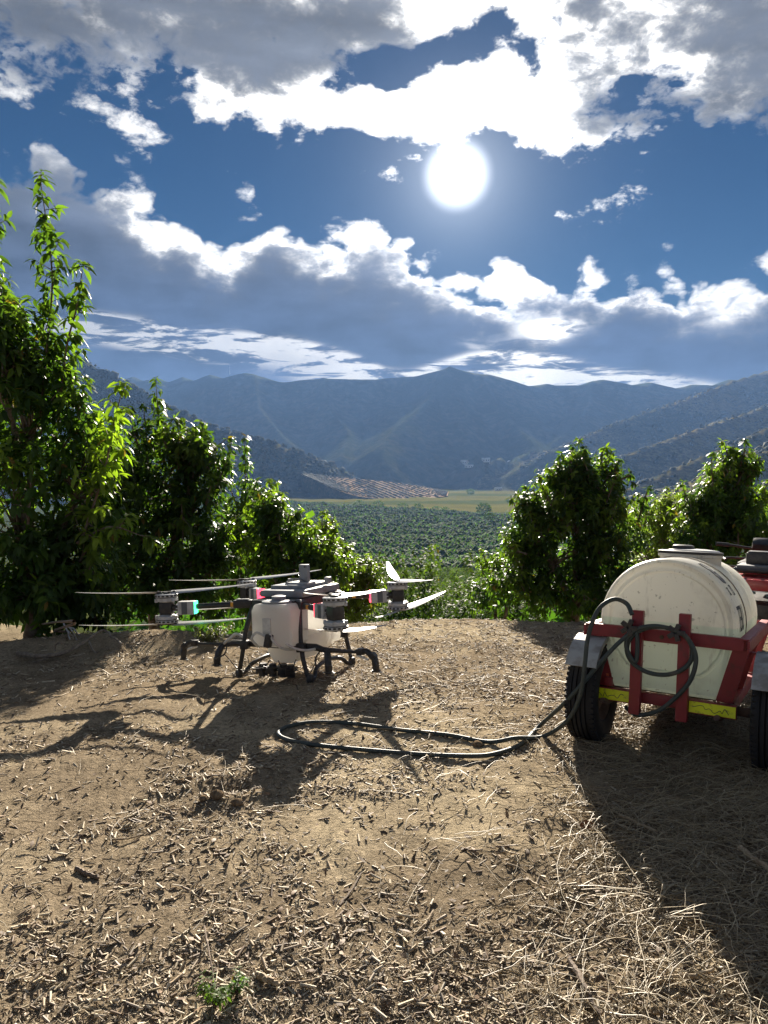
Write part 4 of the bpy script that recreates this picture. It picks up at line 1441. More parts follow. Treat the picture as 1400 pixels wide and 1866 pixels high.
    for s, xe in ((-1, -0.385), (1, 0.545)):
        pth = spline([(xe, y, 0.19), (xe + s * 0.02, y - 0.02, 0.175), (xe + s * 0.035, y - 0.04, 0.13), (xe + s * 0.045, y - 0.05, 0.08)], 4)
        nz = MB()
        nz.tube(pth, [0.017 + 0.010 * min(1, i / 6) for i in range(len(pth))], 10)
        nz.cyl((xe + s * 0.045, y - 0.05, 0.085), (xe + s * 0.048, y - 0.052, 0.022), 0.030, 0.025, 12)
        nz.cyl((xe + s * 0.048, y - 0.052, 0.04), (xe + s * 0.048, y - 0.052, 0.03), 0.036, 0.036, 12)
        nz.build('nozzle', M_BLACK, boom)
        MB().box((xe + s * 0.048, y - 0.052, 0.03), (0.10, 0.02, 0.008), bevel=0.002).build('spray_disc', M_TUBE, boom)
        MB().tube(spline([(xe - s * 0.04, y - 0.03, 0.18), (xe - s * 0.05, y - 0.08, 0.13), (xe - s * 0.01, y - 0.14, 0.10)], 6), 0.006, 6).build('cable', M_BLACK, boom)
    # ---- arms, motors, propellers
    bm_ = blade_mesh()
    arms = {'near_right': (0.765, -0.55, 'red', None), 'near_left': (-0.765, -0.55, 'green', None), 'far_left': (-0.765, 0.55, 'red', None), 'far_right': (0.765, 0.55, 'red', None)}
    W2L = -math.degrees(yaw)          # world heading -> local heading
    heads = {  # (world heading of blade, rise) for upper pair and lower pair
        'near_right': (((118, -5), (62, -5)), ((122, -7), (60, -7))),
        'near_left': (((188, 0), (8, 1)), ((183, -1), (3, 0))),
        'far_left': (((195, 0), (14, 2)), ((210, 0), (30, 0))),
        'far_right': (((98, 7), (-66, 2)), ((52, 5), (-104, 1)))}
    rng = random.Random(2)
    for k, (mx, my, led, _) in arms.items():
        s = 1 if mx > 0 else -1; e = 1 if my > 0 else -1
        a0 = Vector((BX + s * 0.17, e * 0.26, 0.585)); a1 = Vector((mx, my, 0.565))
        u = (a1 - a0).normalized()
        arm = MB().cyl(a0, a1, 0.024, 0.021, 16).build('arm', M_CARBON, root)
        ang = math.atan2(u.y, u.x)
        c = a0 + u * (0.06 if s > 0 else 0.13)
        MB().box(c, (0.15, 0.062, 0.064), (0, 0, ang), bevel=0.012).build('clamp', M_BLACK, arm)
        MB().box(c + Vector((0, 0, 0.034)), (0.10, 0.03, 0.012), (0, 0, ang), bevel=0.004).build('clamp_lever', M_DGREY, arm)
        stp = a0 + u * (0.21)
        MB().box(stp, (0.032, 0.047, 0.034), (0, 0, ang), bevel=0.002).build('warning_sticker', M_YEL, arm)
        # speed controller box, lamp at its inner end
        ec = a1 - u * 0.165 + Vector((0, 0, -0.005))
        esc = MB().box(ec, (0.135, 0.085, 0.105), (0, 0, ang), bevel=0.010).build('speed_controller', M_PALE, root)
        sd_ = Vector((-u.y, u.x, 0))
        for w in (-1, 1):
            MB().box(ec + sd_ * w * 0.0425 - u * (-0.012), (0.045, 0.004, 0.096), (0, 0, ang), bevel=0.001).build('side_panel', M_DGREY, esc)
            for f in range(3):
                MB().box(ec + u * 0.073 + sd_ * w * 0.025 + Vector((0, 0, -0.03 + 0.03 * f)), (0.02, 0.012, 0.010), (0, 0, ang), bevel=0.002).build('cooling_fin', M_PALE, esc)
        lm = MB()
        for w in (-1, 0, 1):
            lm.box(ec - u * 0.069 + sd_ * w * 0.030, (0.012, 0.022 if w else 0.03, 0.098), (0, 0, ang), bevel=0.004)
        lm.build('lamp', mat_lamp('green_lamp', (0.05, 1.0, 0.35), 1.6) if led == 'green' else mat_lamp('red_lamp', (1.0, 0.05, 0.09), 1.4), esc)
        # motor stack
        M0 = Matrix.Translation((mx, my, 0))
        mount = MB()
        mount.box((mx, my, 0.565), (0.10, 0.095, 0.10), (0, 0, ang), bevel=0.015)
        mount.cyl(a1 - u * 0.10, a1, 0.030, 0.034, 14)
        mount.cyl((mx, my, 0.50), (mx, my, 0.63), 0.045, 0.045, 18)
        mount.build('motor_mount', M_BLACK, root)
        for up in (1, -1):
            z0 = 0.565
            zz = lambda v: z0 + up * v
            mo = MB().lathe([(0.05, zz(0.048)), (0.066, zz(0.056)), (0.082, zz(0.060)), (0.083, zz(0.085)), (0.079, zz(0.087)), (0.079, zz(0.091)), (0.088, zz(0.092)), (0.089, zz(0.112)), (0.083, zz(0.116)), (0.03, zz(0.117))], 32)
            bmesh.ops.transform(mo.bm, matrix=M0, verts=mo.bm.verts[:])
            motor = mo.build('motor', M_PALE, root)
            for f in range(16):
                th = f * math.tau / 16
                MB().box((mx + 0.0885 * math.cos(th), my + 0.0885 * math.sin(th), zz(0.102)), (0.004, 0.020, 0.013), (0, 0, th), bevel=0.001).build('vent_slot', M_BLACK, motor)
            MB().lathe([(0.082, zz(0.0865)), (0.0835, zz(0.0875)), (0.0835, zz(0.0905)), (0.080, zz(0.0915))], 32, M0).build('seam_ring', M_BLACK, motor)
            for th in (ang + 0.6, ang - 0.6, ang + 2.5, ang - 2.5):
                MB().box((mx + 0.083 * math.cos(th), my + 0.083 * math.sin(th), zz(0.066)), (0.02, 0.022, 0.03), (0, 0, th), bevel=0.004).build('lug', M_PALE, motor)
            hb = MB()
            hb.lathe([(0.022, zz(0.116)), (0.030, zz(0.122)), (0.030, zz(0.130)), (0.012, zz(0.134))], 18, M0)
            hds = heads[k][0 if up > 0 else 1]
            for (h, rise) in hds:
                a = R(h + W2L)
                hb.box((mx + 0.038 * math.cos(a), my + 0.038 * math.sin(a), zz(0.127)), (0.075, 0.034, 0.014), (0, 0, a), bevel=0.004)
                hb.cyl((mx + 0.062 * math.cos(a), my + 0.062 * math.sin(a), zz(0.118)), (mx + 0.062 * math.cos(a), my + 0.062 * math.sin(a), zz(0.138)), 0.011, 0.011, 10)
            hb.build('propeller_hub', M_BLACK, motor)
            for (h, rise) in hds:
                bl = link(bpy.data.objects.new('propeller_blade', bm_), root)
                a = R(h + W2L)
                bl.matrix_local = Matrix.Translation((mx, my, zz(0.127))) @ Matrix.Rotation(a, 4, 'Z') @ Matrix.Rotation(R(-rise), 4, 'Y')
    return root


build_drone()
# ------------------------------------------------------------------ tank trailer
M_RED = simple_mat('red_paint', (0.23, 0.017, 0.022), 0.5, col2=(0.13, 0.028, 0.024), scale=16, bump=0.1, lo=0.5, hi=0.75)
M_RUST = simple_mat('rusty_steel', (0.10, 0.055, 0.035), 0.8, col2=(0.05, 0.035, 0.03), scale=20, bump=0.3)
M_FENDER = simple_mat('weathered_fender', (0.38, 0.385, 0.37), 0.6, col2=(0.22, 0.21, 0.19), scale=9, bump=0.1)
M_RUBBER = simple_mat('tyre_rubber', (0.018, 0.018, 0.019), 0.8, col2=(0.075, 0.062, 0.045), scale=8, bump=0.3, spec=0.3, lo=0.5, hi=0.85)
M_HOSE = simple_mat('hose_rubber', (0.034, 0.048, 0.045), 0.6, col2=(0.10, 0.095, 0.075), scale=14, lo=0.5, hi=0.8)
M_TAPE = simple_mat('reflective_tape', (0.78, 0.84, 0.012), 0.4, col2=(0.50, 0.52, 0.03), scale=22, lo=0.58, hi=0.66)
M_ORANGE = simple_mat('orange_strap', (0.60, 0.11, 0.04), 0.7, scale=50)
M_RIM = simple_mat('dusty_rim', (0.13, 0.085, 0.06), 0.6, metal=0.3, col2=(0.22, 0.18, 0.13), scale=12)
M_INK = simple_mat('faded_print', (0.035, 0.04, 0.045), 0.7, col2=(0.18, 0.18, 0.17), scale=26, lo=0.55, hi=0.75)


def wheel(root, x, y, r=0.29, w=0.17, inner=1):
    """tyre with tread grooves and a steel rim, axle along X; inner = side of the axle"""
    M0 = Matrix.Translation((x, y, r)) @ Matrix.Rotation(R(90), 4, 'Y')
    hub = empty('wheel', (0, 0, 0)); hub.parent = root
    prof = [(0.165, -w / 2 + 0.012), (0.20, -w / 2 - 0.004), (r - 0.05, -w / 2 - 0.006), (r - 0.022, -w / 2 + 0.004), (r - 0.006, -w / 2 + 0.016)]
    n = 5
    tw = (w - 0.036)
    for i in range(n):
        a = -w / 2 + 0.018 + tw * i / n
        b_ = a + tw / n
        cr = lambda z: r - 0.010 * (abs(z) / (w / 2)) ** 2
        prof += [(cr(a), a + 0.001), (cr(b_ - 0.008), b_ - 0.008)]
        if i < n - 1:
            prof += [(r - 0.015, b_ - 0.006), (r - 0.015, b_ - 0.001)]
    prof += [(r - 0.006, w / 2 - 0.016), (r - 0.022, w / 2 - 0.004), (r - 0.05, w / 2 + 0.006), (0.20, w / 2 + 0.004), (0.165, w / 2 - 0.012)]
    t = MB().lathe(prof, 64, M0, closed=True)
    tyre = t.build('tyre', M_RUBBER, hub, angle=30)
    # cross sipes as small blocks proud of the shoulder
    for sgn in (-1, 1):
        sp = MB()
        for k in range(56):
            th = k * math.tau / 56
            m = M0 @ Matrix.Rotation(th, 4, 'Z') @ Matrix.Translation((r - 0.009, 0, sgn * (w / 2 - 0.016))) @ Matrix.Diagonal((0.014, 0.018, 0.026, 1))
            bmesh.ops.create_cube(sp.bm, size=1.0, matrix=m)
        o = sp.build('shoulder_blocks', M_RUBBER, tyre, smooth=False)
        o['kind'] = 'stuff'
    rp = [(0.168, -w / 2 + 0.012), (0.172, -w / 2 + 0.02), (0.155, -w / 2 + 0.03), (0.15, 0.0), (0.155, w / 2 - 0.03), (0.172, w / 2 - 0.02), (0.168, w / 2 - 0.012), (0.150, w / 2 - 0.028), (0.12, w / 2 - 0.05), (0.06, w / 2 - 0.045), (0.0, w / 2 - 0.045), (0.0, -0.01), (0.06, -0.01), (0.12, -0.005), (0.143, -w / 2 + 0.03)]
    rim = MB().lathe(rp[:-1] + [rp[-1]], 40, M0, closed=True).build('rim', M_RIM, hub)
    for k in range(4):
        th = k * math.tau / 4
        MB().cyl(M0 @ Vector((0.05 * math.cos(th), 0.05 * math.sin(th), w / 2 - 0.047)), M0 @ Vector((0.05 * math.cos(th), 0.05 * math.sin(th), w / 2 - 0.03)), 0.009, 0.009, 6).build('wheel_nut', M_RUST, hub)
    return hub


TR_YAW = R(-31.0)
TR_TILT = R(-5.2)
TR_POS = (1.545, 4.215)
tr_z = float(ground_z(np.array(TR_POS[0]), np.array(TR_POS[1])))


def tr_mat():
    return Matrix.Translation((TR_POS[0], TR_POS[1], tr_z)) @ Matrix.Rotation(TR_YAW, 4, 'Z') @ Matrix.Rotation(TR_TILT, 4, 'X')


def build_trailer():
    root = empty('tank_trailer')
    root.matrix_world = tr_mat()
    tag(root, 'red framed two-wheel trailer with yellow reflective strips, carrying the water tank', 'trailer')
    HW, L = 0.355, 1.22
    # lower frame
    for s in (-1, 1):
        MB().box((s * (HW - 0.02), L / 2 + 0.06, 0.30), (0.05, L - 0.06, 0.06), bevel=0.004).build('side_beam', M_RED, root)
    for y in (0.45, 0.85, L + 0.03):
        MB().box((0, y, 0.298), (2 * HW - 0.092, 0.05, 0.05), bevel=0.004).build('cross_beam', M_RED, root)
    MB().box((0, 0.03, 0.297), (2 * HW + 0.05, 0.055, 0.06), bevel=0.004).build('rear_beam', M_RED, root)
    MB().box((0, L / 2 + 0.05, 0.326), (2 * HW - 0.1, L - 0.1, 0.012)).build('deck', M_RUST, root, smooth=False)
    # yellow strips with dark cracked marks
    for s, x0, x1 in ((-1, -0.385, -0.165), (1, 0.145, 0.385)):
        MB().box(((x0 + x1) / 2, -0.016, 0.297), (x1 - x0, 0.030, 0.072), bevel=0.003).build('tape_plate', M_RED, root)
        tp = MB().box(((x0 + x1) / 2, -0.0335, 0.297), (x1 - x0 - 0.006, 0.003, 0.060)).build('reflective_strip', M_TAPE, root, smooth=False)
        rg = random.Random(4 + s)
        xx = x0 + 0.02
        q = [(xx, -0.0358, 0.297)]
        while xx < x1 - 0.04:
            xx += rg.uniform(0.010, 0.022)
            q.append((xx, -0.0358, 0.295 + rg.uniform(-0.019, 0.017)))
        MB().tube(spline(q, 3), 0.0016, 4).build('scuff_line', M_INK, tp)
    # two hose posts
    for x, zt in ((-0.135, 0.795), (0.115, 0.80)):
        po = MB().box((x, -0.055, (0.215 + zt) / 2), (0.060, 0.05, zt - 0.215), bevel=0.004).build('hose_post', M_RED, root)
        kx = x - 0.035
        kb = MB()
        kb.cyl((kx, -0.085, 0.70), (kx, -0.12, 0.70), 0.014, 0.014, 10)
        for k in range(5):
            th = k * math.tau / 5
            kb.box((kx + 0.028 * math.cos(th), -0.12, 0.70 + 0.028 * math.sin(th)), (0.040, 0.030, 0.026), (0, -th, 0), bevel=0.006)
        kb.build('star_knob', M_BLACK, po)
    # upper rail, flared out from the lower frame
    TW, TZ = 0.435, 0.655
    MB().box((0, -0.018, TZ), (2 * TW - 0.05, 0.012, 0.062), bevel=0.003).build('upper_rail', M_RED, root)
    MB().box((0, -0.0, TZ + 0.034), (2 * TW - 0.05, 0.045, 0.008), bevel=0.002).build('rail_flange', M_RED, root)
    MB().cyl((-0.01, -0.0255, TZ), (-0.01, -0.03, TZ), 0.012, 0.012, 12).build('rail_hole', M_RUST, root)
    MB().box((0, L + 0.06, TZ), (2 * TW - 0.05, 0.012, 0.06), bevel=0.003).build('upper_rail', M_RED, root)
    for s in (-1, 1):
        MB().box((s * TW, L / 2, TZ), (0.012, L + 0.12, 0.062), bevel=0.003).build('upper_rail', M_RED, root)
        MB().box((s * (TW - 0.024), L / 2 + 0.0, TZ + 0.034), (0.05, L + 0.08, 0.008), bevel=0.002).build('rail_flange', M_RED, root)
        for i, y in enumerate((0.0, 0.52, L + 0.02)):
            po = MB()
            yb = y + (0.025 if i == 0 else 0)
            b0 = Vector((s * (HW - 0.02), yb, 0.335)); b1 = Vector((s * (TW - 0.004), y, TZ - 0.02))
            for (ox, oy, wx, wy) in ((0, -0.0, 0.085, 0.012), (0.036 * s, 0.035, 0.012, 0.07)):
                a = b0 + Vector((ox * 0.6 - s * 0.02, oy, 0)); b_ = b1 + Vector((ox - s * 0.035, oy, 0))
                po.prism([(a.x - wx / 2, a.y - wy / 2, a.z), (a.x + wx / 2, a.y - wy / 2, a.z), (a.x + wx / 2, a.y + wy / 2, a.z), (a.x - wx / 2, a.y + wy / 2, a.z)], a, b_)
            po.build('corner_post' if i != 1 else 'side_post', M_RED, root, smooth=False)
    # orange tie-down in the left corner
    MB().box((-0.325, 0.015, 0.50), (0.016, 0.004, 0.34), (0, -0.13, 0), bevel=0.001).build('tie_strap', M_ORANGE, root)
    MB().box((-0.300, 0.0, 0.365), (0.045, 0.03, 0.05), bevel=0.006).build('strap_buckle', M_RED, root)
    # axle, springs, wheels, fenders
    AX, AY, XO = 0.48, 0.06, 0.075
    MB().cyl((XO - AX, AY, 0.29), (XO + AX, AY, 0.29), 0.026, 0.026, 14).build('axle', M_RUST, root)
    for s in (-1, 1):
        MB().tube(spline([(s * 0.30, AY - 0.18, 0.275), (s * 0.30, AY, 0.245), (s * 0.30, AY + 0.25, 0.275)], 6), 0.016, 8).build('leaf_spring', M_RUST, root)
        wheel(root, XO + s * AX, AY, inner=-s)
        f = MB()
        ri = 0.335
        A = []
        for k in range(15):
            th = R(30 + 118 * k / 14)
            A.append((math.cos(th), math.sin(th)))
        for k in range(14):
            (c0, s0), (c1, s1) = A[k], A[k + 1]
            for wa, wb, ra, rb in ((-0.088, 0.088, ri, ri),):
                o = [(XO + s * AX + wa, AY + c0 * ri, 0.29 + s0 * ri), (XO + s * AX + wb, AY + c0 * ri, 0.29 + s0 * ri), (XO + s * AX + wb, AY + c1 * ri, 0.29 + s1 * ri), (XO + s * AX + wa, AY + c1 * ri, 0.29 + s1 * ri)]
                i_ = [(x, AY + (y - AY) * 0.985, 0.29 + (z - 0.29) * 0.985) for x, y, z in o]
                vo = [f.bm.verts.new(v) for v in o]; vi = [f.bm.verts.new(v) for v in i_]
                f.bm.faces.new(vo); f.bm.faces.new(vi[::-1])
                for a, b_ in ((0, 1), (2, 3), (1, 2), (3, 0)):
                    f.bm.faces.new((vo[a], vi[a], vi[b_], vo[b_]))
            # rolled lips
            for wx in (-0.088, 0.088):
                o = [(XO + s * AX + wx, AY + c0 * ri, 0.29 + s0 * ri), (XO + s * AX + wx, AY + c1 * ri, 0.29 + s1 * ri), (XO + s * AX + wx, AY + c1 * (ri - 0.03), 0.29 + s1 * (ri - 0.03)), (XO + s * AX + wx, AY + c0 * (ri - 0.03), 0.29 + s0 * (ri - 0.03))]
                f.bm.faces.new([f.bm.verts.new(v) for v in o])
        bmesh.ops.remove_doubles(f.bm, verts=f.bm.verts[:], dist=0.0008)
        f.build('fender', M_FENDER, root, angle=35)
        MB().box((XO * 0.5 + s * 0.42, AY, 0.613), (0.15, 0.03, 0.012)).build('fender_bracket', M_RED, root, smooth=False)
    # drawbar
    for s in (-1, 1):
        a = Vector((s * 0.26, L, 0.30)); b_ = Vector((s * 0.03, L + 0.62, 0.32))
        MB().cyl(a, b_, 0.028, 0.028, 10).build('drawbar', M_RED, root)
    MB().box((0, L + 0.68, 0.335), (0.07, 0.18, 0.06), bevel=0.012).build('coupler', M_RUST, root)
    return root


def build_tank():
    root = empty('water_tank')
    root.matrix_world = tr_mat()
    tag(root, 'big cream plastic water tank with round lid, lying in the red trailer', 'tank')
    cz, rad = 0.725, 0.372
    def section(inset=0.0):
        o = []
        r = rad - inset
        for k in range(29):
            th = R(-14 + 208 * k / 28)
            o.append((r * math.cos(th), cz + r * math.sin(th)))
        # tapering lower sides
        lo = 0.335 + inset
        o += [(-0.345 + inset, 0.55), (-0.325 + inset, lo + 0.05), (-0.29 + inset, lo), (0.29 - inset, lo), (0.325 - inset, lo + 0.05), (0.345 - inset, 0.55)]
        return o
    tk = MB()
    rows = [(0.035, 0.045), (0.020, 0.022), (0.030, 0.008), (0.055, 0.0), (0.375, 0.0), (0.385, 0.010), (0.405, 0.010), (0.415, -0.004), (0.47, -0.004), (0.48, 0.0), (0.78, 0.0), (0.79, 0.010), (0.81, 0.010), (0.82, 0.0), (1.11, 0.0), (1.14, 0.010), (1.15, 0.03), (1.15, 0.06)]
    rings = [[tk.bm.verts.new((x, y, z)) for x, z in section(ins)] for y, ins in rows]
    n = len(rings[0])
    for A, B in zip(rings[:-1], rings[1:]):
        for k in range(n):
            tk.bm.faces.new((A[k], A[(k + 1) % n], B[(k + 1) % n], B[k]))
    tk.bm.faces.new(rings[-1])
    # rear face: flat rim, raised disc ring, slightly dished centre
    prev = rings[0]
    ctr = Vector((0, 0, cz - 0.015))
    def inner(r, y):
        out = []
        for v in rings[0]:
            dd = Vector((v.co.x, 0, v.co.z)) - ctr
            l = dd.length
            dd.normalize()
            p = ctr + dd * min(r, l - 0.004)
            out.append(tk.bm.verts.new((p.x, y, p.z)))
        return out
    for r, y in ((0.330, 0.034), (0.322, 0.026), (0.314, 0.024), (0.304, 0.032), (0.25, 0.024), (0.16, 0.018), (0.08, 0.015)):
        cur = inner(r, y)
        for k in range(n):
            tk.bm.faces.new((prev[k], cur[k], cur[(k + 1) % n], prev[(k + 1) % n]))
        prev = cur
    tk.bm.faces.new(prev[::-1])
    mt = mat_plastic_tank('water_tank_plastic', (0.76, 0.745, 0.69), (0.60, 0.69, 0.61), 0.735, 0.44, 0.8, 3.0)
    body = tk.build('body', mt, root, angle=35)
    # filler neck and lid
    NY = 0.74
    neck = MB().lathe([(0.185, 0.96), (0.185, 1.095), (0.195, 1.098), (0.195, 1.115), (0.18, 1.117), (0.17, 1.117)], 44, Matrix.Translation((0, NY, 0)))
    nk = neck.build('filler_neck', mt, root, angle=35)
    lid = MB().lathe([(0.198, 1.118), (0.198, 1.132), (0.17, 1.138), (0.165, 1.130), (0.0, 1.134)], 44, Matrix.Translation((0, NY, 0))).build('lid', M_BLACK, root, angle=35)
    MB().lathe([(0.160, 1.132), (0.150, 1.143), (0.08, 1.150), (0.0, 1.152)], 36, Matrix.Translation((0.02, NY, 0))).build('lid_dome', M_PALE, lid)
    MB().lathe([(0.066, 1.145), (0.066, 1.168), (0.05, 1.174), (0.0, 1.175)], 24, Matrix.Translation((-0.04, NY - 0.02, 0))).build('breather_cap', M_BLACK, lid)
    # dark strap over the tank
    sb = MB()
    sec = [(x, z) for x, z in section(-0.0035)][:29]
    A = [[sb.bm.verts.new((x * s, y, cz + (z - cz) * s)) for x, z in sec] for y, s in ((0.383, 1.0), (0.383, 1.008), (0.407, 1.008), (0.407, 1.0))]
    for i in range(4):
        for k in range(28):
            sb.bm.faces.new((A[i][k], A[i][k + 1], A[(i + 1) % 4][k + 1], A[(i + 1) % 4][k]))
    sb.build('strap', M_RUST, root)

    # printed lettering, wrapped round the barrel
    def printed(txt, y0, th0, size, name):
        cu = bpy.data.curves.new(name, 'FONT'); cu.body = txt; cu.size = size; cu.extrude = 0.0; cu.resolution_u = 3
        ob = bpy.data.objects.new(name, cu); COL.objects.link(ob)
        dg = bpy.context.evaluated_depsgraph_get()
        me = bpy.data.meshes.new_from_object(ob.evaluated_get(dg))
        bpy.data.objects.remove(ob)
        rr = rad + 0.0022
        bm = bmesh.new(); bm.from_mesh(me)
        bmesh.ops.triangulate(bm, faces=bm.faces[:])
        bmesh.ops.subdivide_edges(bm, edges=[e for e in bm.edges if e.calc_length() > size * 0.25], cuts=2)
        bmesh.ops.solidify(bm, geom=bm.faces[:], thickness=0.0012)
        for v in bm.verts:
            th = th0 + v.co.y * TALL / rr
            r2 = rr + v.co.z
            v.co = Vector((r2 * math.cos(th), y0 + v.co.x * 0.72, cz + r2 * math.sin(th)))
        bm.to_mesh(me); bm.free()
        me.materials.clear(); me.materials.append(M_INK)
        link(bpy.data.objects.new(name, me), body)
    TALL = 1.6
    printed('TEBU', 0.085, R(-2), 0.13, 'lettering')
    printed('EST.', 0.08, R(30), 0.045, 'lettering')
    printed('LTS', 0.20, R(29), 0.06, 'lettering')
    # dark smudged emblem above the lettering
    em = MB()
    rg = random.Random(8)
    for q in range(9):
        th = R(44 + q * 2.6); y = 0.20 + rg.uniform(-0.05, 0.05)
        rr = rad + 0.002
        m = Matrix.Translation((rr * math.cos(th), y, cz + rr * math.sin(th))) @ Matrix.Rotation(-th + R(90), 4, 'Y') @ Matrix.Rotation(rg.uniform(0, 3), 4, 'Z') @ Matrix.Diagonal((rg.uniform(0.015, 0.03), rg.uniform(0.03, 0.06), 0.003, 1))
        bmesh.ops.create_cone(em.bm, cap_ends=True, segments=12, radius1=1, radius2=0.9, depth=1, matrix=m)
    em.build('emblem', M_INK, body, smooth=False)
    return root


build_trailer()
build_tank()


def build_hose():
    T = tr_mat()
    L = lambda x, y, z: tuple(T @ Vector((x, y, z)))
    gz = lambda x, y: float(ground_z(np.array(x), np.array(y)))
    p = []
    # loose end under the frame, up to the coil on the posts
    p += [L(-0.20, 0.02, 0.225), L(-0.12, -0.06, 0.21), L(0.0, -0.10, 0.26), L(0.10, -0.105, 0.36), L(0.165, -0.11, 0.46), L(0.185, -0.112, 0.58)]
    c = (-0.005, 0.59); rx, rz = 0.180, 0.128
    for turn in range(2):
        for k in range(1, 13):
            th = R(12 + 30 * k) + turn * math.tau
            w = 1.0 + 0.05 * math.sin(turn * 3 + k)
            p.append(L(c[0] + rx * w * math.cos(th) + 0.01 * turn, -0.105 - 0.012 * turn - 0.006 * math.sin(th), c[1] + rz * w * math.sin(th) + (0.01 if turn else 0)))
    p = p[:-5]
    # leaves the coil over the left post and drops to the ground
    p += [L(-0.13, -0.115, 0.685), L(-0.20, -0.13, 0.63)]
    w0 = at(1105, 1195, 4.25); w1 = at(1040, 1270, 4.28)
    p += [tuple(w0), tuple(w1)]
    gnd = [(985, 1330, 4.42), (950, 1356, 4.50), (900, 1374, 4.42), (850, 1378, 4.36), (760, 1374, 4.36), (660, 1366, 4.40), (580, 1358, 4.46), (525, 1348, 4.55), (507, 1336, 4.62), (525, 1324, 4.72), (570, 1316, 4.80), (640, 1318, 4.80), (730, 1330, 4.74), (820, 1343, 4.66), (890, 1352, 4.58), (940, 1354, 4.53)]
    for i, (px, py, d) in enumerate(gnd):
        q = at(px, py, d)
        z = gz(q[0], q[1]) + 0.014
        # sit on the ground along the sight line
        for _ in range(6):
            dd = q[1] * (CAM_H - z) / max(0.1, CAM_H - q[2]); q = at(px, py, dd); z = gz(q[0], q[1]) + 0.015
        if i == 0: q[2] = z + 0.03
        else: q[2] = z
        if i == len(gnd) - 1: q[2] += 0.03
        p.append(tuple(q))
    # rises again in front of the left wheel, round the post and into the back of the tank
    for px, py, d in ((990, 1342, 4.46), (1035, 1312, 4.30), (1058, 1265, 4.22), (1066, 1210, 4.20), (1072, 1160, 4.22), (1090, 1112, 4.24), (1118, 1092, 4.26), (1142, 1100, 4.24), (1152, 1120, 4.20)):
        p.append(tuple(at(px, py, d)))
    mb = MB().tube(spline(p, 7), 0.0125, 10)
    o = mb.build('hose', M_HOSE)
    tag(o, 'dark green rubber hose looped on the ground and coiled on the trailer posts', 'hose')


build_hose()
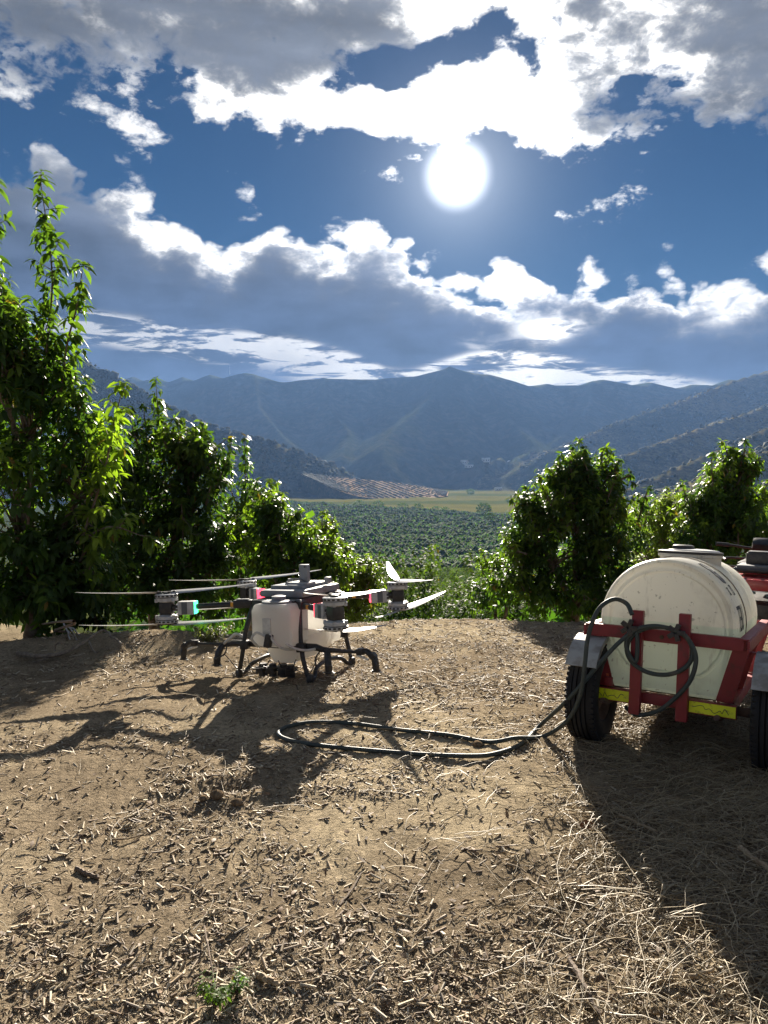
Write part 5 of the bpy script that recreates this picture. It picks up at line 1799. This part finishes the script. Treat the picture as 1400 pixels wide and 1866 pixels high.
# ------------------------------------------------------------------ quad bike in front of the trailer
def build_quad():
    T = tr_mat()
    p = T @ Vector((0.20, 3.25, 0))
    gz = float(ground_z(np.array(p.x), np.array(p.y)))
    root = empty('quad_bike', (p.x, p.y, gz), (R(-3), 0, TR_YAW))
    tag(root, 'red and black quad bike hitched ahead of the tank trailer at the right edge', 'quad bike')
    for sx in (-1, 1):
        for y, w in ((-0.60, 0.25), (0.62, 0.20)):
            r = 0.29
            M0 = Matrix.Translation((sx * 0.42, y, r)) @ Matrix.Rotation(R(90), 4, 'Y')
            wh = empty('wheel'); wh.parent = root
            prof = [(0.14, -w / 2 + 0.03), (0.19, -w / 2), (r - 0.05, -w / 2), (r - 0.01, -w / 2 + 0.04), (r, 0), (r - 0.01, w / 2 - 0.04), (r - 0.05, w / 2), (0.19, w / 2), (0.14, w / 2 - 0.03)]
            tyre = MB().lathe(prof, 40, M0, closed=True).build('tyre', M_RUBBER, wh)
            lg = MB()
            for k in range(20):
                for q in (-1, 1):
                    th = (k + 0.25 * q) * math.tau / 20
                    bmesh.ops.create_cube(lg.bm, size=1.0, matrix=M0 @ Matrix.Rotation(th, 4, 'Z') @ Matrix.Translation((r - 0.004, 0, q * w * 0.25)) @ Matrix.Rotation(0.4 * q, 4, 'X') @ Matrix.Diagonal((0.03, 0.03, w * 0.42, 1)))
            lg.build('tread_lugs', M_RUBBER, tyre, smooth=False)['kind'] = 'stuff'
            MB().lathe([(0.145, -0.06), (0.13, -0.02), (0.05, 0.0), (0.0, 0.0), (0.0, 0.03), (0.05, 0.03), (0.13, 0.02), (0.145, 0.06)], 24, M0, closed=True).build('rim', M_STEEL, wh)
    MB().box((0, 0.0, 0.42), (0.34, 1.35, 0.20), bevel=0.04).build('chassis', M_BLACK, root)
    # rear fenders: rounded red panels over the back wheels
    for sx in (-1, 1):
        f = MB()
        o = []
        for k in range(9):
            th = R(15 + 150 * k / 8)
            o.append((0, -0.60 + 0.40 * math.cos(th), 0.36 + 0.36 * math.sin(th)))
        inn = [(0, -0.60 + (y + 0.60) * 0.93, 0.36 + (z - 0.36) * 0.93) for _, y, z in o][::-1]
        f.prism([(sx * 0.24 - 0.0, y, z) for _, y, z in o + inn], (0, 0, 0), (sx * 0.33, 0, 0))
        f.build('rear_fender', M_QRED, root)
        g = MB()
        g.prism([(sx * 0.24, y + 1.22, z - 0.01) for _, y, z in o + inn], (0, 0, 0), (sx * 0.31, 0, 0))
        g.build('front_fender', M_QRED, root)
        MB().box((sx * 0.30, -0.985, 0.60), (0.10, 0.03, 0.06), bevel=0.01).build('tail_lamp', M_TAIL, root)
    MB().box((0, -0.42, 0.68), (0.42, 0.62, 0.10), bevel=0.04).build('rear_body', M_QRED, root)
    MB().box((0, 0.45, 0.76), (0.30, 0.40, 0.16), bevel=0.06).build('fuel_tank', M_QRED, root)
    MB().box((0, -0.08, 0.80), (0.30, 0.66, 0.10), bevel=0.045).build('seat', M_BLACK, root)
    # rear rack of tubes
    rk = MB()
    rk.tube(spline([(-0.40, -0.30, 0.80), (-0.42, -0.65, 0.81), (-0.36, -0.98, 0.82), (0.36, -0.98, 0.82), (0.42, -0.65, 0.81), (0.40, -0.30, 0.80)], 6), 0.013, 8)
    for x in (-0.26, -0.13, 0.0, 0.13, 0.26):
        rk.cyl((x, -0.99, 0.815), (x, -0.32, 0.805), 0.009, 0.009, 8)
    for x in (-0.22, 0.22):
        rk.cyl((x, -0.60, 0.70), (x, -0.62, 0.81), 0.012, 0.012, 8)
        rk.cyl((x, -0.93, 0.62), (x, -0.97, 0.82), 0.012, 0.012, 8)
    rk.cyl((-0.40, -0.5, 0.812), (0.40, -0.5, 0.812), 0.009, 0.009, 8)
    rk.build('rear_rack', M_BLACK, root)
    cb = MB()
    cb.box((0.16, -0.78, 0.838), (0.50, 0.36, 0.04), bevel=0.02)
    tray = cb.build('cargo_tray', M_DGREY, root)
    bx = MB()
    bx.box((0.06, -0.70, 0.895), (0.20, 0.20, 0.12), bevel=0.035)
    bx.box((0.06, -0.70, 0.948), (0.17, 0.17, 0.03), bevel=0.012)
    bx.build('backrest', M_BLACK, root)
    hb = MB()
    hb.tube(spline([(-0.36, 0.16, 0.97), (-0.25, 0.26, 0.96), (-0.12, 0.34, 0.94), (0.12, 0.34, 0.94), (0.25, 0.26, 0.96), (0.36, 0.16, 0.97)], 5), 0.012, 8)
    hb.cyl((0, 0.34, 0.94), (0, 0.50, 0.60), 0.02, 0.02, 10)
    hbo = hb.build('handlebar', M_BLACK, root)
    for sx in (-1, 1):
        MB().cyl((sx * 0.29, 0.22, 0.965), (sx * 0.39, 0.145, 0.972), 0.018, 0.018, 12).build('grip', M_BLACK, hbo)
    MB().box((0, 0.36, 0.97), (0.20, 0.14, 0.10), (0.5, 0, 0), bevel=0.04).build('instrument_pod', M_BLACK, root)
    fr = MB()
    fr.tube(spline([(-0.36, 0.60, 0.80), (-0.36, 1.0, 0.80), (0.36, 1.0, 0.80), (0.36, 0.60, 0.80)], 5), 0.012, 8)
    for x in (-0.18, 0.0, 0.18):
        fr.cyl((x, 0.60, 0.80), (x, 1.02, 0.80), 0.009, 0.009, 8)
    fr.build('front_rack', M_BLACK, root)
    MB().cyl((0, -0.62, 0.36), (0, -1.02, 0.36), 0.03, 0.03, 10).build('tow_bar', M_RUST, root)


M_QRED = simple_mat('quad_red_plastic', (0.36, 0.016, 0.024), 0.3, col2=(0.30, 0.05, 0.045), scale=10, lo=0.55, hi=0.75)
M_TAIL = simple_mat('tail_lamp_red', (0.45, 0.01, 0.01), 0.15, scale=20)
build_quad()
# ------------------------------------------------------------------ mulch, straw, twigs, weeds
def mat_tint(name, rough=0.8, trans=0.0, spec=0.25):
    m, nt, b = new_mat(name)
    a = nt.nodes.new('ShaderNodeAttribute'); a.attribute_name = 'tint'
    g = nt.nodes.new('ShaderNodeNewGeometry')
    n = nx_noise(nt, g.outputs['Position'], 120, 3, 0.6)
    c = nx_scale(nt, a.outputs['Color'], n * 0.8 + 0.6)
    nt.links.new(c, b.inputs['Base Color'])
    b.inputs['Roughness'].default_value = rough
    b.inputs['Specular IOR Level'].default_value = spec
    return m


MAT_CHIP = mat_tint('wood_chip', 0.7, spec=0.3)
MAT_STRAW = mat_tint('dry_straw', 0.55, spec=0.4)


def chip_mesh(C, D, N, ln, wd, th, col):
    """little wedge-shaped slivers: three-sided prisms with pinched ends"""
    n = len(C)
    D = unit(D); N = unit(N - D * np.sum(N * D, 1, keepdims=True)); S = np.cross(D, N)
    V = np.empty((n, 6, 3))
    for e, sg in enumerate((-1, 1)):
        end = C + D * (ln * 0.5 * sg)[:, None]
        k = (0.75 if sg < 0 else 1.0)
        V[:, e * 3 + 0] = end + S * (wd * 0.5 * k)[:, None]
        V[:, e * 3 + 1] = end - S * (wd * 0.5 * k)[:, None]
        V[:, e * 3 + 2] = end + N * (th * k)[:, None]
    q = np.array([[0, 1, 4, 3], [1, 2, 5, 4], [2, 0, 3, 5]])
    F = (np.arange(n)[:, None, None] * 6 + q[None]).reshape(-1, 4)
    return V.reshape(-1, 3), F, np.repeat(col, 6, axis=0)


def wedge(n, r0, r1, rng, amax=31.5):
    a = R(amax) * rng.uniform(-1, 1, n)
    # more, per square metre, close to the camera
    r = np.exp(rng.uniform(math.log(r0), math.log(r1), n))
    return r * np.sin(a), r * np.cos(a), r


def litter():
    rng = np.random.default_rng(77)
    n = 190000
    x, y, r = wedge(n, 1.5, 9.2, rng)
    m1 = fbm(x * 0.8, y * 0.8, 3, 0.55, 33); m2 = fbm(x * 3.1, y * 3.1, 3, 0.55, 36)
    thick = 0.56 + 1.5 * m1 + 0.9 * m2 + 0.16 * np.clip(x, -1.5, 1.5) + 0.25 * sstep(y, 4.5, 6.5) - 0.25 * sstep(-x, 0.9, 2.2) + 0.32 * (1 - sstep(y, 2.2, 3.6)) - 0.5 * np.exp(-((x - 0.15) / 0.6) ** 2 - ((y - 3.25) / 0.45) ** 2)
    keep = (rng.random(n) < np.clip(thick, 0.12, 1)) & (y < edge_y(x) + 0.3) & (y > 1.2)
    x, y, r = x[keep], y[keep], r[keep]
    k = len(x)
    ln = np.clip(rng.lognormal(math.log(0.0125), 0.68, k), 0.004, 0.070) * np.clip(0.36 + 0.17 * r, 0.5, 1.6)
    wd = ln * np.where(rng.random(k) < 0.22, rng.uniform(0.35, 0.75, k), rng.uniform(0.09, 0.34, k)); wd = np.minimum(wd, 0.013)
    th = wd * rng.uniform(0.2, 0.6, k)
    z = ground_z(x, y) + th * 0.2 + np.abs(rng.normal(0, 0.003, k)) + ln * 0.02 - 0.001
    a = rng.uniform(0, 6.28, k)
    D = np.stack([np.cos(a), np.sin(a), rng.normal(0, 0.28, k)], 1)
    N = np.stack([rng.normal(0, 0.5, k), rng.normal(0, 0.5, k), np.ones(k)], 1)
    pal = np.array([[0.39, 0.325, 0.22], [0.29, 0.225, 0.15], [0.17, 0.12, 0.08], [0.46, 0.40, 0.30], [0.105, 0.078, 0.055], [0.30, 0.25, 0.19]])
    w = np.array([0.25, 0.23, 0.16, 0.15, 0.09, 0.12])
    col = pal[rng.choice(6, k, p=w)] * rng.uniform(0.8, 1.35, (k, 1))
    V, F, C = chip_mesh(np.stack([x, y, z], 1), D, N, ln, wd, th, col)
    tag(np_obj('mulch', V, F, MAT_CHIP, cols=C), 'layer of wood chips and leaf litter over the bare yard', 'mulch', kind='stuff')
    # dead leaves
    k = 1100
    x, y, r = wedge(k * 2, 1.6, 9.0, rng)
    sel = (rng.random(2 * k) < 0.5 + 0.6 * fbm(x * 0.7, y * 0.7, 3, 0.5, 91)) & (y < edge_y(x) + 0.2)
    x, y = x[sel][:k], y[sel][:k]; k = len(x)
    a = rng.uniform(0, 6.28, k)
    ln = rng.uniform(0.02, 0.048, k)
    P = np.stack([x, y, ground_z(x, y) + 0.006], 1)
    col = np.array([[0.15, 0.095, 0.055]]) * rng.uniform(0.5, 1.6, (k, 1))
    V, F, C = leaf_mesh(P, np.stack([np.cos(a), np.sin(a), rng.normal(0.15, 0.25, k)], 1), np.stack([rng.normal(0, .45, k), rng.normal(0, .45, k), np.ones(k)], 1), ln, ln * 0.42, rng.normal(0.1, 0.3, k), col)
    tag(np_obj('leaf_litter', V, F, MAT_CHIP, cols=C), 'dead brown leaves strewn over the yard', 'leaf litter', kind='stuff')


def straw_mesh(P, head, ln, bend, lift, rad, col, rng, n=6):
    k = len(P)
    t = np.linspace(0, 1, n)
    h = head[:, None] + bend[:, None] * (t[None] - 0.5) + rng.normal(0, 0.12, (k, n))
    st = np.stack([np.cos(h), np.sin(h)], -1) * (ln / (n - 1))[:, None, None]
    xy = np.concatenate([np.zeros((k, 1, 2)), np.cumsum(st[:, :-1], 1)], 1)
    X = P[:, None, :2] + xy
    zg = ground_z(X[..., 0].ravel(), X[..., 1].ravel()).reshape(k, n)
    Z = zg + P[:, None, 2] + lift[:, None] * np.sin(np.pi * t[None] * 0.9) + 0.004
    C3 = np.concatenate([X, Z[..., None]], -1)
    tan = unit(np.gradient(C3, axis=1))
    up = np.array([0, 0, 1.0])
    S = unit(np.cross(tan, up)); U = np.cross(S, tan)
    V = np.empty((k, n, 3, 3))
    tp = (1 - 0.6 * t)[None, :, None]
    for q in range(3):
        a = q * math.tau / 3
        V[:, :, q] = C3 + (S * math.cos(a) + U * math.sin(a)) * rad[:, None, None] * tp
    q = []
    for i in range(n - 1):
        for j in range(3):
            q.append([i * 3 + j, i * 3 + (j + 1) % 3, (i + 1) * 3 + (j + 1) % 3, (i + 1) * 3 + j])
    F = (np.arange(k)[:, None, None] * (n * 3) + np.array(q)[None]).reshape(-1, 4)
    return V.reshape(-1, 3), F, np.repeat(col, n * 3, axis=0)


def straw():
    rng = np.random.default_rng(99)
    n = 60000
    x = rng.uniform(-1.8, 3.6, n); y = rng.uniform(1.5, 6.0, n)
    # dry stems lie thick on the right, thinning out to the left and towards the drone
    line = 0.62 + 0.28 * (y - 2.0) + 0.35 * fbm(x * 1.2, y * 1.2, 3, 0.5, 55)
    den = sstep(x - line, -0.55, 0.75) * (1 - sstep(y, 4.6, 5.8)) * (0.75 + 0.9 * fbm(x * 1.7, y * 1.7, 3, 0.55, 58))
    den = np.maximum(den, 0.006 + 0.014 * (x > 0))
    inv = np.abs(x) < y * 0.62 + 0.2
    m = (rng.random(n) < den * 0.85) & inv
    x, y = x[m], y[m]; k = min(len(x), 7000)
    x, y = x[:k], y[:k]
    ln = np.clip(rng.lognormal(math.log(0.19), 0.5, k), 0.05, 0.62)
    head = rng.normal(0.6, 0.9, k) + np.pi * rng.integers(0, 2, k)
    P = np.stack([x, y, np.abs(rng.normal(0, 0.014, k))], 1)
    col = np.array([[0.40, 0.325, 0.205]]) * rng.uniform(0.45, 1.2, (k, 1)) * np.array([[1, 1, 1]])
    V, F, C = straw_mesh(P, head, ln, rng.normal(0, 0.7, k), np.abs(rng.normal(0, 0.022, k)), rng.uniform(0.0011, 0.0026, k), col, rng)
    tag(np_obj('straw', V, F, MAT_STRAW, smooth=True, cols=C), 'tangle of dry stems and straw on the right of the yard', 'straw', kind='stuff')


litter()
straw()

M_STICK = simple_mat('bleached_stick', (0.42, 0.33, 0.21), 0.8, col2=(0.25, 0.18, 0.11), scale=30, bump=0.4)
M_DARKSTICK = simple_mat('dark_stick', (0.10, 0.070, 0.048), 0.85, col2=(0.18, 0.13, 0.09), scale=30, bump=0.4)
M_GREYSTICK = simple_mat('grey_branch', (0.24, 0.20, 0.155), 0.85, col2=(0.13, 0.105, 0.08), scale=24, bump=0.4)
M_WEED = mat_leaf('weed_leaf', 0.4, 0.55)
M_CLOD = simple_mat('earth_clod', (0.12, 0.088, 0.058), 0.95, col2=(0.20, 0.15, 0.10), scale=40, bump=0.5, spec=0.0)


def on_ground(px, py, lift=0.0):
    q = at(px, py, 4.0)
    z = 0.0
    for _ in range(12):
        d = q[1] * (CAM_H - z) / max(0.05, CAM_H - q[2])
        q = at(px, py, d)
        z = float(ground_z(np.array(q[0]), np.array(q[1]))) + lift
    q[2] = z
    return q


def stick(name, pxs, r0, r1, mat, label, cat, group=None, forks=(), seed=0, lift=0.0):
    rg = random.Random(seed)
    P = [on_ground(px, py, r0 * 0.8 + lift + (q[0] if q else 0)) for px, py, *q in pxs]
    pp = spline([tuple(p) for p in P], 6)
    n = len(pp)
    rad = [(r0 + (r1 - r0) * i / (n - 1)) * (1 + 0.14 * math.sin(i * 2.1 + seed)) for i in range(n)]
    pp = [p + Vector((rg.gauss(0, r0 * .25), rg.gauss(0, r0 * .25), rg.gauss(0, r0 * .12))) for p in pp]
    base = Vector(P[0])
    mb = MB().tube([p - base for p in pp], rad, 7)
    if forks:
        root = empty(name, base)
        mb.build('stem', mat, root)
        for fk in forks:
            Q = [Vector(on_ground(px, py, r0 * 0.6 + (q[0] if q else 0))) for px, py, *q in fk]
            qq = spline([tuple(q - base) for q in Q], 5)
            MB().tube(qq, [r0 * 0.55 + (r1 * 0.6 - r0 * 0.55) * i / (len(qq) - 1) for i in range(len(qq))], 6).build('side_branch', mat, root)
        o = root
    else:
        o = mb.build(name, mat)
        o.location = base
    tag(o, label, cat, group)
    return o


stick('dry_branch', [(32, 1190, 0.03), (75, 1195, 0.04), (120, 1188, 0.05), (160, 1178, 0.04), (190, 1164, 0.05), (222, 1153, 0.10)], 0.022, 0.010, M_GREYSTICK,
      'grey forked dead branch lying on the low bank at the left', 'branch', forks=[[(100, 1190, 0.04), (102, 1178, 0.10), (110, 1172, 0.13), (118, 1178, 0.06)], [(160, 1178, 0.04), (170, 1185, 0.02), (178, 1190, 0.01)], [(150, 1180, 0.04), (120, 1192, 0.02), (60, 1205, 0.01)]], seed=3)
stick('broken_stick', [(1188, 1788, 0.01), (1230, 1782, 0.012), (1270, 1776, 0.012), (1303, 1765, 0.03)], 0.010, 0.005, M_STICK, 'pale splintered stick lying on straw at the lower right', 'stick', forks=[[(1270, 1776, 0.012), (1320, 1786, 0.01), (1370, 1800, 0.01)]], seed=5)
stick('broken_stick', [(1128, 1486, 0.01), (1160, 1500, 0.015), (1200, 1517, 0.01)], 0.009, 0.007, M_STICK, 'pale stick in the shadow just behind the trailer wheel', 'stick', seed=6)
stick('broken_stick', [(1350, 1545, 0.02), (1375, 1565, 0.03), (1410, 1590, 0.02)], 0.012, 0.009, M_STICK, 'thick pale stick in the tank shadow at the right edge', 'stick', seed=7)
stick('stalk', [(372, 1688, 0.02), (382, 1740, 0.03), (394, 1812, 0.0)], 0.003, 0.002, M_DARKSTICK, 'thin dry stalk rising by the small green weed', 'stalk', seed=8)
stick('bark_piece', [(138, 1584, 0.0), (160, 1592, 0.004), (178, 1600, 0.0)], 0.011, 0.008, M_DARKSTICK, 'short dark piece of bark on the bare soil at lower left', 'bark', seed=9)
stick('broken_stick', [(470, 1775, 0.0), (488, 1785, 0.004), (505, 1793, 0.0)], 0.011, 0.008, M_STICK, 'stubby pale stick right of the small green weed', 'stick', seed=10)
stick('broken_stick', [(1040, 1752, 0.0), (1062, 1790, 0.01), (1090, 1850, 0.0)], 0.010, 0.008, M_DARKSTICK, 'dark split stick sloping out of the bottom edge', 'stick', seed=11)
G_TW = 'loose twigs scattered on the mulch'
for q, (x0, y0, x1, y1) in enumerate([(245, 1688, 272, 1682), (300, 1640, 330, 1628), (520, 1790, 585, 1782), (840, 1545, 880, 1548), (560, 1680, 600, 1665), (90, 1270, 125, 1262), (900, 1440, 930, 1445), (205, 1530, 262, 1520),
                                      (760, 1700, 790, 1660), (620, 1650, 660, 1590), (850, 1690, 900, 1700), (330, 1810, 360, 1790), (1185, 1255, 1290, 1268), (960, 1600, 1010, 1625)]):
    stick('twig', [(x0, y0, 0.0), ((x0 + x1) / 2, (y0 + y1) / 2 + 3, 0.006), (x1, y1, 0.002)], 0.005, 0.003, M_STICK if q % 3 else M_DARKSTICK, 'short loose dry twig lying on the wood chips', 'twig', G_TW, seed=20 + q)

# irrigation pipes by the left tree
stick('drip_pipe', [(-60, 1112, 0.02), (0, 1124, 0.02), (60, 1138, 0.03), (100, 1150, 0.05), (132, 1162, 0.03)], 0.010, 0.010, M_DARKSTICK, 'thin black drip pipe running out from under the left tree', 'pipe', seed=40)
M_PIPE = simple_mat('pale_tube', (0.55, 0.56, 0.58), 0.35, col2=(0.35, 0.36, 0.38), scale=20)
for q, (x0, y0, x1, y1, l) in enumerate([(108, 1128, 128, 1162, 0.16), (112, 1126, 134, 1160, 0.17), (116, 1126, 140, 1161, 0.16), (120, 1130, 144, 1158, 0.13)]):
    stick('irrigation_tube', [(x0, y0, l), ((x0 + x1) / 2, (y0 + y1) / 2, l * 0.6), (x1, y1, 0.0)], 0.007, 0.007, M_PIPE, 'pale irrigation tube in the small bundle leaning at the foot of the left tree', 'tube', 'irrigation tubes leaning by the left tree', seed=50 + q)


def weed(px, py, n, h, leaf, tone, ytone, label, seed, spread):
    rng = np.random.default_rng(seed)
    b = on_ground(px, py)
    root = empty('weed', b)
    P, A = [], []
    wood = []
    for i in range(n):
        a = rng.uniform(0, 6.28); l = h * rng.uniform(0.5, 1.1); tilt = rng.uniform(0.2, 1.1)
        tip = np.array([math.cos(a) * spread * rng.random() ** 0.6, math.sin(a) * spread * rng.random() ** 0.6, l])
        wood.append(tube_np(bez(np.zeros(3), tip * [0.4, 0.4, 0.7], tip, 5), np.linspace(0.003, 0.001, 5), 4))
        for s in np.linspace(0.3, 1.0, 4):
            P.append(tip * [s, s, s ** 0.8]); A.append(unit((tip + [0, 0, 0.02])[None])[0])
    P = np.array(P); A = np.array(A); k = len(P)
    V, F, C = leaf_mesh(*shoots_to_leaves(P, A, np.full(k, leaf), 5, leaf, rng, np.full(k, 0.5), droop=0.3, tone=tone, ytone=ytone))
    np_obj('leaves', V, F, M_WEED, root, smooth=True, cols=C)
    V, F, _ = merge(wood)
    np_obj('stem', V, F, M_DARKSTICK, root, smooth=True)
    tag(root, label, 'weed')


weed(392, 1838, 9, 0.07, 0.024, (0.07, 0.12, 0.03), (0.13, 0.19, 0.05), 'small green weed growing at the bottom edge of the yard', 4, 0.055)
weed(432, 1812, 6, 0.06, 0.020, (0.06, 0.11, 0.035), (0.10, 0.16, 0.05), 'smaller green weed sprig just right of the bottom-edge weed', 5, 0.045)
weed(385, 1172, 40, 0.16, 0.040, (0.085, 0.095, 0.045), (0.16, 0.16, 0.09), 'grey-green weed tuft behind the left spray boom', 6, 0.20)


def clod(px, py, r, label, seed, name='clod', cat='clod', grp=None):
    rg = random.Random(seed)
    b = on_ground(px, py, r * 0.3)
    mb = MB()
    bmesh.ops.create_icosphere(mb.bm, subdivisions=2, radius=r)
    for v in mb.bm.verts:
        v.co = v.co * rg.uniform(0.78, 1.12)
        v.co.z *= 0.7
    o = mb.build(name, M_CLOD, angle=60)
    o.location = b
    tag(o, label, cat, grp)


clod(870, 1357, 0.030, 'dark earth clod beside the crossing of the hose', 1)
for q, (px, py, r) in enumerate([(395, 1448, 0.035), (418, 1440, 0.025), (432, 1452, 0.03), (370, 1455, 0.02), (445, 1436, 0.02), (330, 1425, 0.022), (345, 1418, 0.018)]):
    clod(px, py, r, 'crumbly earth clod in the dug-over patch before the drone', 10 + q, grp='clods in the dug-over patch')
# curled brown leaf near the shadow edge
_b = on_ground(1072, 1506, 0.012)
_V, _F, _C = leaf_mesh(np.array([[-0.04, 0.0, 0.0]]), np.array([[1.0, 0.2, 0.15]]), np.array([[0.0, -0.5, 1.0]]), np.array([0.085]), np.array([0.045]), np.array([0.25]), np.array([[0.20, 0.085, 0.035]]), rows=7, fold=True)
_o = np_obj('dry_leaf', _V, _F, MAT_CHIP, smooth=True, cols=_C)
_o.location = _b
tag(_o, 'single curled red-brown leaf at the edge of the tank shadow', 'leaf')
